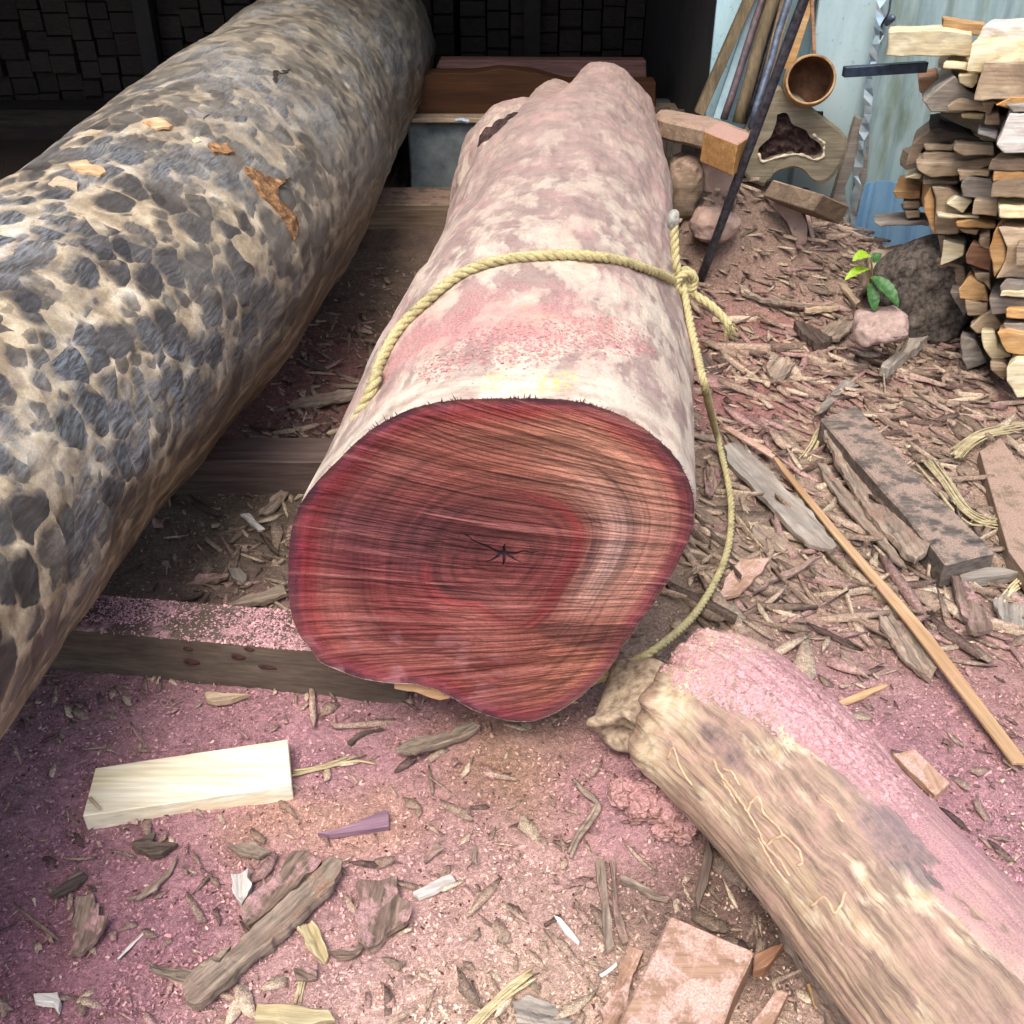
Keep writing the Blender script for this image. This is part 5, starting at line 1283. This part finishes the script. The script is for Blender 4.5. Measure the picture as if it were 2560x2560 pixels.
# make the board a true rectangle-ish block
o = prism('cut_board', [p-c0 for p in w], Vector((0, 0, -.040)), m_paleb, None, .0015, 3, .0004, 20); o.location = c0
tag(o, 'pale cream freshly cut board lying on pink sawdust at lower left', 'board')
gs('splinter', 'short brown splinter lying on the left corner of the pale board', 'splinter', A1([(328,592),(345,588),(382,632),(370,636)]), .004, m_brn, .046, 1, .0005)
gs('offcut', 'small purple offcut lying right of the pale board', 'offcut', A1([(1195,725),(1280,708),(1450,640),(1466,645),(1470,700),(1250,733)]), .014, m_purp, .003, 2, .001, 40, .05, .001)
bb = [
 ('bark_strip', 'longest bark strip, lying diagonally at bottom left centre', [(690,1330),(720,1385),(800,1362),(960,1205),(1130,1062),(1235,965),(1292,850),(1240,838),(1180,902),(1000,1052),(860,1190),(742,1280)], .022, m_barkg, .5),
 ('bark_slab', 'broad pink dusted bark slab above the longest diagonal strip', [(908,1010),(940,1075),(1040,1000),(1130,920),(1222,850),(1170,800),(1100,808),(1000,922)], .018, m_bark, .3),
 ('bark_slab', 'upright pink dusted bark slab with grey torn lower end, lower centre', [(1350,930),(1500,895),(1512,980),(1552,1010),(1540,1068),(1495,1095),(1400,1168),(1350,1142)], .018, m_bark, .35),
 ('bark_flake', 'ragged bark flake near the left edge beside the deep purple dust', [(255,1190),(290,980),(352,958),(372,1040),(422,1060),(372,1140),(290,1190)], .012, m_bark, .6),
 ('bark_strip', 'forked grey strip left of the longest diagonal bark strip', [(550,1212),(620,1225),(722,1240),(850,1180),(882,1172),(762,1282),(690,1282),(570,1242)], .012, m_barkg, .3),
 ('bark_slab', 'grey bark slab just below the red sawn face', [(1490,422),(1560,385),(1700,350),(1780,318),(1812,330),(1742,382),(1622,432),(1570,448),(1500,425)], .012, m_barkg, .8),
 ('bark_sliver', 'dark bark sliver pointing left of the grey slab under the log', [(1310,385),(1380,340),(1440,325),(1450,335),(1380,350),(1330,392)], .008, m_barkd, .2),
 ('bark_strip', 'thin bent bark strip between the pale board and the diagonal strip', [(480,990),(542,950),(622,870),(680,808),(640,890),(560,962)], .007, m_barkg, .5),
 ('bark_flake', 'dark flaky bark piece under the left half of the pale board', [(490,772),(592,730),(572,760),(672,760),(610,812),(560,822),(520,795)], .014, m_barkd, .3),
 ('bark_flake', 'grey bark piece under the right half of the pale board', [(850,772),(960,768),(1030,800),(970,826),(905,806)], .010, m_barkg, .4),
 ('bark_flake', 'pale grey crumpled bark above the broad pink dusted slab', [(870,890),(940,868),(952,930),(912,1002),(880,940)], .022, m_white, .5),
 ('bleached_splinter', 'white bleached splinter right of the upright bark slab', [(1560,950),(1640,905),(1702,880),(1720,905),(1640,945),(1582,972)], .012, m_white, .1),
 ('bleached_splinter', 'white broken splinter at the bottom left corner', [(120,1338),(210,1330),(232,1360),(222,1402),(200,1366),(130,1366)], .012, m_white, .1),
 ('bleached_slab', 'cream split slab cut off by the bottom edge', [(970,1370),(1100,1378),(1242,1395),(1272,1430),(1100,1462),(960,1425)], .014, m_straw, .2),
 ('bark_sliver', 'pale pinkish sliver left of the forked grey strip', [(440,1200),(500,1130),(545,1090),(550,1100),(500,1150),(450,1205)], .004, m_white, .1),
 ('split_chip', 'pale chip standing against the front bearer beam', [(770,197),(850,200),(940,205),(880,222),(830,236),(782,226)], .014, m_tan, .2),
 ('bark_flake', 'curled dark flake right of the forked strip end', [(1240,1178),(1310,1165),(1380,1150),(1362,1180),(1290,1206)], .010, m_bark, .7),
 ('bark_flake', 'small square pinkish flake under the upright bark slab', [(1110,1232),(1200,1225),(1195,1278),(1120,1282)], .008, m_bark, .3),
 ('bark_strip', 'cream and brown crumbling strip between diagonal strip and upright slab', [(1115,1095),(1180,1060),(1215,1120),(1240,1190),(1215,1215),(1150,1150)], .010, m_straw, .3),
 ('bark_flake', 'brown flake pointing up right beside the upright slab', [(1600,830),(1640,770),(1680,790),(1640,810),(1610,835)], .008, m_bark, .5),
 ('bark_flake', 'Y shaped twig scrap right of the white bleached splinter', [(1760,860),(1775,800),(1790,765),(1798,800),(1800,858),(1782,830)], .006, m_barkg, .1),
 ('bark_flake', 'small bark flake on the purple dust at the left, above the ragged flake', [(190,960),(230,925),(300,870),(330,890),(300,930),(230,975)], .008, m_barkd, .4),
]
for nm, lab, P, th, mt, cu in bb: gs(nm, lab, 'bark' if 'bark' in nm else 'wood splinter', A1(P), th, mt, .004, 5 if 'bark' in nm else 3, .0045, 30, .02, .0035, cu, G1 if 'bark' in nm else None)
cc_ = [
 ('twig_strip', 'long upright brown fibre strip left of the timber block at bottom', [(318,985),(352,980),(362,1120),(385,1320),(358,1330),(340,1200)], .010, m_barkg, .3),
 ('twig_strip', 'second upright fibre strip, touching the first left of the bottom block', [(370,990),(395,985),(400,1150),(440,1290),(418,1300),(382,1180)], .010, m_bark, .3),
 ('bark_strip', 'brown strip under the overhanging crumbs right of centre', [(405,1040),(440,1045),(520,1085),(600,1120),(590,1135),(500,1105),(410,1060)], .010, m_barkg, .4),
 ('bleached_splinter', 'white splinter left of the upright fibre strips', [(155,1185),(180,1195),(255,1285),(250,1297),(200,1250)], .008, m_white, .1),
 ('bleached_splinter', 'short cream splinter at the foot of the upright fibre strips', [(328,1412),(395,1365),(402,1375),(340,1422)], .006, m_white, .1),
 ('dark_splinter', 'dark narrow splinter standing beside the branch log', [(745,895),(762,960),(735,1080),(700,1182),(694,1120),(712,1000)], .010, m_barkd, .2),
 ('split_wedge', 'torn reddish wedge between the bottom block and the branch log', [(915,1340),(970,1310),(1030,1288),(1000,1335),(960,1382),(912,1400)], .022, m_red, .1),
 ('bark_plank', 'pinkish plank strip along the left side of the bottom timber block', [(320,1620),(370,1480),(440,1302),(500,1322),(450,1450),(400,1620)], .014, m_dpink, .1),
 ('thin_stick', 'thin tan stick touching the upper side of the branch log', [(1215,385),(1300,350),(1400,315),(1422,320),(1330,365),(1240,397)], .008, m_lath, .0),
 ('square_board', 'pink dusted square board tucked behind the branch log', [(1440,582),(1522,560),(1652,690),(1600,738)], .016, m_dpink, .0),
 ('bark_slab', 'long brown bark slab lying under the lower side of the branch log', [(950,1095),(1010,1110),(1060,1230),(1160,1430),(1320,1640),(1200,1640),(1120,1420),(1010,1240)], .02, m_barkg, .3),
 ('bark_flake', 'grey torn flake at bottom left of the bottom block', [(0,1520),(60,1500),(150,1530),(240,1590),(180,1620),(20,1600)], .010, m_gry, .3),
]
for nm, lab, P, th, mt, cu in cc_: gs(nm, lab, 'bark' if 'bark' in nm else 'wood splinter', B1(P), th, mt, .003, 3 if th < .015 else 3, .003, 30, .025, .002, cu)
# timber blocks at bottom
w = [at_z(a, b, .085) for a, b in B1([(600,1188),(912,1322),(790,1620),(385,1620)])]; c0 = sum(w, Vector())/4
o = prism('timber_block', [p-c0 for p in w], Vector((.0, 0, -.08)), m_dpink, None, .004, 4, .003, 16); o.location = c0
tag(o, 'pink dusted squared timber block at the bottom edge beside the branch log', 'timber block')
gs('timber_offcut', 'small squared offcut at the bottom edge right of the dusted timber block', 'offcut', B1([(885,1620),(1000,1472),(1046,1482),(960,1640)]), .03, m_dpink, .003, 2, .002, 20, .05, .001)
# threaded rod
p0 = on_ground(*B1([(1118,1450)])[0], .02); p1 = on_ground(*B1([(1152,1545)])[0], .012); n = 30; path = [p0.lerp(p1, k/n) for k in range(n+1)]
v_, f_ = tube_mesh(path, [.0035 + (.0012 if k % 2 else 0) for k in range(n+1)], 8); tag(mk('threaded_rod', v_, f_, m_rust, None), 'short threaded iron rod under the branch log near the bottom edge', 'threaded rod')
dd_ = [
 ('lath', 'long straight tan lath running diagonally to the right edge', [(638,848),(668,860),(960,1205),(1400,1700),(1880,2330),(1800,2330),(1290,1655),(900,1185),(690,925)], .008, m_lath, 0),
 ('lath', 'short pale lath above the grey plank, beside the hanging rope', [(400,710),(430,703),(662,838),(640,858)], .007, m_dpink, 0),
 ('grey_plank', 'grey weathered plank beside the trailing rope', [(400,805),(440,790),(482,802),(660,960),(835,1130),(950,1290),(925,1307),(800,1270),(620,1082),(430,885)], .016, m_gry, .1),
 ('under_plank', 'dusty right hand timber running out of the frame beside the dark beam', [(1640,825),(1742,762),(2100,1250),(2100,1750),(1780,1310)], .04, m_dbrn, 0),
 ('split_strip', 'long cream edged splinter right of the tan lath', [(858,890),(900,902),(1050,1075),(1150,1200),(1290,1400),(1240,1380),(1100,1210),(960,1085)], .010, m_barkg, .2),
 ('bark_strip', 'broad bark strip between the cream splinter and the dark beam', [(880,762),(950,762),(1062,942),(1252,1172),(1382,1340),(1318,1392),(1152,1202),(1000,1002)], .018, m_barkg, .5),
 ('pale_chip', 'pale yellow chip on the bark strip', [(1040,1020),(1092,1050),(1112,1130),(1070,1138)], .006, m_pale, .0),
 ('curved_strip', 'grey curved bark band arching above the bark strip', [(838,672),(905,568),(985,512),(1060,505),(1062,520),(1000,532),(930,592),(872,680)], .008, m_gry, .6),
 ('lower_plank', 'dark plank end just below the end of the dark beam', [(1530,1387),(1742,1387),(1835,1410),(1552,1452)], .03, m_gry, 0),
 ('bark_strip', 'brown bark strip running down below the end of the dark beam', [(1490,1392),(1542,1380),(1620,1520),(1692,1702),(1600,1702),(1520,1520)], .014, m_bark, .3),
 ('bark_slab', 'grey bark slab left of the tan lath near its lower end', [(1130,1602),(1222,1570),(1330,1720),(1442,1880),(1400,1940),(1270,1830),(1180,1722)], .012, m_barkg, .3),
 ('bark_chunk', 'dark curved bark chunk right of the frayed rope end', [(742,212),(772,200),(850,240),(922,300),(852,312),(780,262)], .03, m_barkd, .4),
 ('bark_slab', 'brown bark slab leaning toward the pink dusted stone', [(898,242),(980,190),(1062,150),(1082,180),(1020,240),(960,302),(880,272)], .015, m_barkg, .5),
 ('split_chunk', 'splintered grey wood chunk at the foot of the dark stump', [(1160,430),(1240,330),(1312,272),(1350,240),(1385,195),(1395,282),(1300,350),(1200,442)], .035, m_gry, .2),
 ('bark_strip', 'long bark sliver just under the trailing rope bend', [(545,1500),(650,1432),(760,1380),(882,1330),(780,1400),(650,1450),(560,1512)], .010, m_bark, .3),
 ('shard', 'pinkish shard beside the lower bend of the trailing rope', [(372,1542),(420,1440),(490,1362),(622,1350),(560,1440),(482,1530)], .012, m_dpink, .3),
 ('bark_flake', 'dark flake against the right flank of the middle log', [(285,340),(330,370),(385,440),(290,442)], .008, m_barkd, .3),
 ('bark_flake', 'wavy flake on the red dust right of the rope', [(380,292),(450,300),(532,290),(500,312),(430,308)], .010, m_bark, .8),
 ('bark_chunk', 'pale grey rough chunk between red dust and brown debris', [(632,382),(722,380),(745,420),(700,472),(640,482),(612,430)], .02, m_barkg, .4),
 ('bark_strip', 'long bark strip lying across right of the rod foot', [(480,50),(590,82),(760,105),(962,120),(782,132),(600,95),(490,70)], .012, m_barkg, .3),
 ('bark_strip', 'tan backed bark strip behind the curved chunk, below the plant', [(790,118),(960,112),(962,135),(800,140)], .018, m_tan, .1),
 ('bark_slab', 'flat brown bark slab beside the upper end of the grey plank', [(255,740),(330,752),(390,760),(385,775),(300,770),(258,762)], .008, m_barkg, .3),
 ('bark_slab', 'flat upright bark slab between rope and grey plank', [(330,870),(400,900),(385,960),(350,1050),(310,1040),(318,950)], .010, m_bark, .3),
 ('splintered_strip', 'splintered strip poking out from under the log to the rope', [(262,1090),(330,1120),(400,1190),(390,1200),(300,1140),(262,1110)], .010, m_barkg, .1),
 ('bark_slab', 'thin bark slab under the gray plank end', [(560,1180),(640,1210),(720,1280),(700,1320),(600,1300),(540,1240)], .008, m_barkg, .3),
 ('bark_slab', 'wide pinkish bark slab near the right edge below the dark beam', [(1700,1560),(1800,1500),(1870,1560),(1870,1680),(1760,1650)], .012, m_gry, .3),
 ('split_chip', 'small light chip on the brown debris above the dark beam', [(1180,602),(1240,600),(1232,622),(1195,620)], .006, m_tan, .2),
]
for nm, lab, P, th, mt, cu in dd_:
    st_ = nm in ('lath', 'under_plank', 'pale_chip')
    gs(nm, lab, 'bark' if 'bark' in nm else ('lath' if nm == 'lath' else 'wood piece'), C1(P), th, mt, .030 if nm == 'lath' else (.018 if nm in ('grey_plank','split_strip','bark_strip') else .006), 4 if not st_ else 2, .0045 if not st_ else .001, 26, .03, .004 if not st_ else 0, cu)
m_clod = wood('packed pink sawdust', lin(120, 92, 78), lin(168, 132, 120), None, dust=lin(186, 142, 140), dustamt=.8, rough=.95, bump=.9)
# dark half buried beam
w = [at_z(a, b, .075) for a, b in C1([(870,670),(1045,600),(1385,990),(1722,1312),(1480,1372),(1255,1105)])]; c0 = sum(w, Vector())/len(w)
o = prism('dark_beam', [p-c0 for p in w], Vector((0, 0, -.075)), m_dark, None, .005, 4, .004, 14); o.location = c0
tag(o, 'dark square beam half buried in debris at the right, its end face showing', 'beam')
ee_ = [
 ('white_chip', 'white chip on the dark debris between the bearer beams', [(968,742),(1012,738),(1035,770),(1085,808),(1050,818),(1010,780)], .010, m_white, 0),
 ('bark_strip', 'curved bark strip above the white chip', [(1060,742),(1110,680),(1180,618),(1216,602),(1200,650),(1150,720),(1090,745)], .010, m_barkg, .6),
 ('bark_slab', 'flat dark bark slab in the middle of the debris between the bearers', [(705,1085),(762,1040),(912,1030),(905,1060),(860,1082),(780,1078)], .010, m_bark, .4),
 ('bark_strip', 'long brown strip just behind the front bearer beam', [(890,1182),(1000,1140),(1180,1090),(1195,1130),(1100,1175),(1000,1192)], .014, m_barkg, .4),
 ('bark_strip', 'bark strip on red dust behind the second bearer, left of the rope', [(1205,232),(1260,195),(1400,170),(1540,150),(1562,190),(1480,205),(1400,228),(1300,222)], .012, m_barkg, .5),
 ('bark_strip', 'dark bark strip under the mottled log behind the second bearer', [(1250,0),(1330,20),(1395,55),(1375,60),(1300,30)], .008, m_barkd, .5),
 ('bark_flake', 'grey curled flake left of the red sawn face', [(900,1000),(960,1010),(1000,1060),(980,1080),(930,1050)], .010, m_gry, .6),
 ('bark_strip', 'dark strip lying along the shadow at the left in the debris', [(620,1170),(700,1145),(790,1120),(780,1140),(700,1165)], .008, m_barkd, .3),
]
for nm, lab, P, th, mt, cu in ee_: gs(nm, lab, 'bark' if 'bark' in nm else 'wood chip', D1(P), th, mt, .004, 3, .004, 28, .025, .004, cu)
# stick by the plant, spike by the stump
gs('tan_stick', 'short tan stick lying left of the plant', 'stick', [(2082,690),(2092,686),(2152,752),(2140,760)], .014, m_tan, .01, 1, .001)
o = prism('wood_spike', [on_ground(2290, 826, .01), on_ground(2308, 824, .01), on_ground(2312, 830, .01)], Vector((.02, 0, .10)), m_lath, None, .001); tag(o, 'pointed tan spike sticking up at the foot of the dark stump', 'splinter')
for k, (px, py, s_, lab) in enumerate(((1655, 2010, .042, 'largest pink dusted clod crumbling in the shade of the branch log'), (1585, 1985, .034, 'rounded pink clod just below the curled knot'), (1690, 2075, .030, 'brown edged clod lowest of the crumbling pink clods'))):
    bm = bmesh.new(); bmesh.ops.create_icosphere(bm, subdivisions=5, radius=1)
    for v in bm.verts: v.co = Vector((v.co.x*s_*1.5, v.co.y*s_*1.1, v.co.z*s_*.6))
    roughen(bm, .018, 22, k); roughen(bm, .009, 70, k+4); roughen(bm, .004, 200, k+9)
    o = frombm('sawdust_clod', bm, m_clod, None, False); o.location = on_ground(px, py, .012); tag(o, lab, 'clod', 'clods of packed sawdust by the branch log')
r_ = random.Random(2)
# bent twig and fibre bundles
def fibres(name, label, px, n, rad, mat, spread, dz=.01, seed=1):
    r_ = random.Random(seed); vs = []; fs = []
    for k in range(n):
        o0 = len(vs); j = Vector((r_.gauss(0, spread), r_.gauss(0, spread), abs(r_.gauss(0, spread*.5))))
        cp = [on_ground(a, b, dz) + j*(1+1.2*abs(i/(len(px)-1)-.4)) + Vector((r_.gauss(0, spread*.3), r_.gauss(0, spread*.3), 0)) for i, (a, b) in enumerate(px)]
        e = r_.randint(0, 1); cp = cp[: len(cp)-e] if len(cp) > 3 else cp
        path = catmull(cp, 6); R_ = rad*r_.uniform(.5, 1.2); v_, f_ = tube_mesh(path, [R_*(1-.6*abs(i/len(path)-.4)) for i in range(len(path))], 5)
        vs += v_; fs += [tuple(i+o0 for i in q_) for q_ in f_]
    return tag(mk(name, vs, fs, mat, smooth=True), label, 'fibre bundle' if n > 3 else 'twig')
fibres('fibre_bundle', 'curved bundle of tan fibres reaching in from the right edge', C1([(1520,850),(1570,800),(1650,750),(1760,725),(1900,700)]), 16, .0035, m_straw, .007, .03, 1)
fibres('fibre_bundle', 'pale frayed fibres lying beside the dark beam', C1([(1390,880),(1470,980),(1560,1105),(1650,1170),(1720,1180),(1790,1065)]), 16, .0035, m_straw, .008, .02, 2)
fibres('fibre_bundle', 'frayed fibres at the upper end of the bark strip', C1([(800,870),(840,800),(870,740),(930,720),(960,690)]), 9, .003, m_straw, .006, .015, 3)
fibres('fibre_bundle', 'pale straw bundle at the bottom edge, centre', [(1325,2440),(1270,2480),(1215,2530),(1150,2600)], 12, .0028, m_straw, .004, .01, 4)
fibres('fibre_bundle', 'thin brown splinters right of the pale board', A1([(1110,508),(1200,485),(1310,455),(1390,470)]), 8, .0026, m_straw, .004, .006, 5)
fibres('fibre_bundle', 'frayed pale wisps at the right edge below the dark beam', C1([(1740,1560),(1790,1490),(1870,1430)]), 10, .003, m_straw, .006, .012, 6)
fibres('bent_twig', 'bent grey twig below the curled knot of the branch log', B1([(235,680),(270,720),(322,768),(290,830),(250,885),(215,960)]), 2, .006, m_barkg, .003, .012, 7)
fibres('fibre_bundle', 'short pale fibres standing at the bottom edge under the upright slab', A1([(1120,1370),(1135,1310),(1150,1260)]), 6, .002, m_straw, .003, .006, 8)
# loose chips and torn bark on the mottled log
def torn(name, label, pts, mat, top=True, lift=.012, cat='bark'):
    w = [on_bvh(bL, a, b) for a, b in pts]; w = [p+n_*lift*.5 for p, n_ in w if p]; nn = on_bvh(bL, *pts[0])[1]
    w = jag(w, .02, .004, random.Random(len(label)))
    o = prism(name, w, -nn*lift*.6, mat, None, .0008, 3, .006, 40, len(pts))
    if top: tag(o, label, cat)
    else: o.parent = LL
    return o
E1 = lambda P: [(.6625*a, .6625*b) for a, b in P]
m_torn = wood('torn orange fibre', lin(84, 52, 34), lin(190, 146, 100), lin(76, 48, 32), sc=2.5, bump=1)
torn('torn_fibre', '', E1([(915,635),(960,650),(1000,670),(1060,690),(1095,665),(1040,720),(1040,760),(1085,790),(1120,850),(1105,905),(1070,830),(1020,770),(970,720)]), m_torn, False, .02)
torn('torn_fibre', '', E1([(785,550),(850,545),(880,580),(860,590),(800,580)]), m_torn, False, .015)
torn('torn_fibre', '', E1([(1030,270),(1100,262),(1090,275),(1045,285),(1040,320),(1028,300)]), m_drk, False, .005)
torn('wood_chip', 'curled pale chip lying on top of the mottled log, upper one', E1([(535,465),(600,455),(655,480),(640,495),(590,490)]), m_lath, True, .014, 'wood chip')
torn('wood_chip', 'orange tan peeled chip on the mottled log, nearest the left edge', E1([(260,625),(330,615),(400,655),(380,670),(300,655)]), m_lath, True, .014, 'wood chip')
torn('wood_chip', 'flat tan peel below the orange peeled chip on the mottled log', E1([(180,700),(225,672),(300,690),(290,720),(240,712)]), m_tan, True, .010, 'wood chip')
torn('wood_chip', 'grey oval chip on the upper side of the mottled log', E1([(690,415),(740,412),(790,430),(770,455),(710,445)]), m_gry, True, .008, 'wood chip')
torn('wood_chip', 'tiny pale chip beside the torn brown patch of the mottled log', E1([(720,530),(745,515),(755,530),(735,538)]), m_pale, True, .008, 'wood chip')

# ------------------------------------------------------------------ light
w_ = bpy.data.worlds.new('World'); scene.world = w_; w_.use_nodes = True
nt = w_.node_tree; bg = nt.nodes['Background']; sk = nt.nodes.new('ShaderNodeTexSky'); sk.sky_type = 'NISHITA'; sk.sun_disc = False
EL, AZ = math.radians(62), math.radians(198)   # bright overcast sun behind the camera, a little left
sk.sun_elevation = EL; sk.sun_rotation = AZ; sk.air_density = 1.0; sk.dust_density = 4.0; sk.ozone_density = 1.0; sk.altitude = 0
nt.links.new(sk.outputs[0], bg.inputs[0]); bg.inputs[1].default_value = .15
sd = bpy.data.lights.new('sun', 'SUN'); so = bpy.data.objects.new('sun', sd); COL.objects.link(so)
sd.energy = 1.3; sd.angle = math.radians(35); sd.color = (1, .96, .9)
dirv = Vector((math.sin(AZ)*math.cos(EL), math.cos(AZ)*math.cos(EL), math.sin(EL)))
so.rotation_euler = dirv.to_track_quat('Z', 'Y').to_euler(); so.location = (0, 0, 5)
vs_ = scene.view_settings; scene.display_settings.display_device = 'sRGB'
vs_.view_transform = 'Standard'; vs_.look = 'None'; vs_.gamma = 1; vs_.exposure = 1.05; vs_.use_curve_mapping = False
scene.cycles.max_bounces = 6
# far trees/buildings are out of frame; nothing else needed
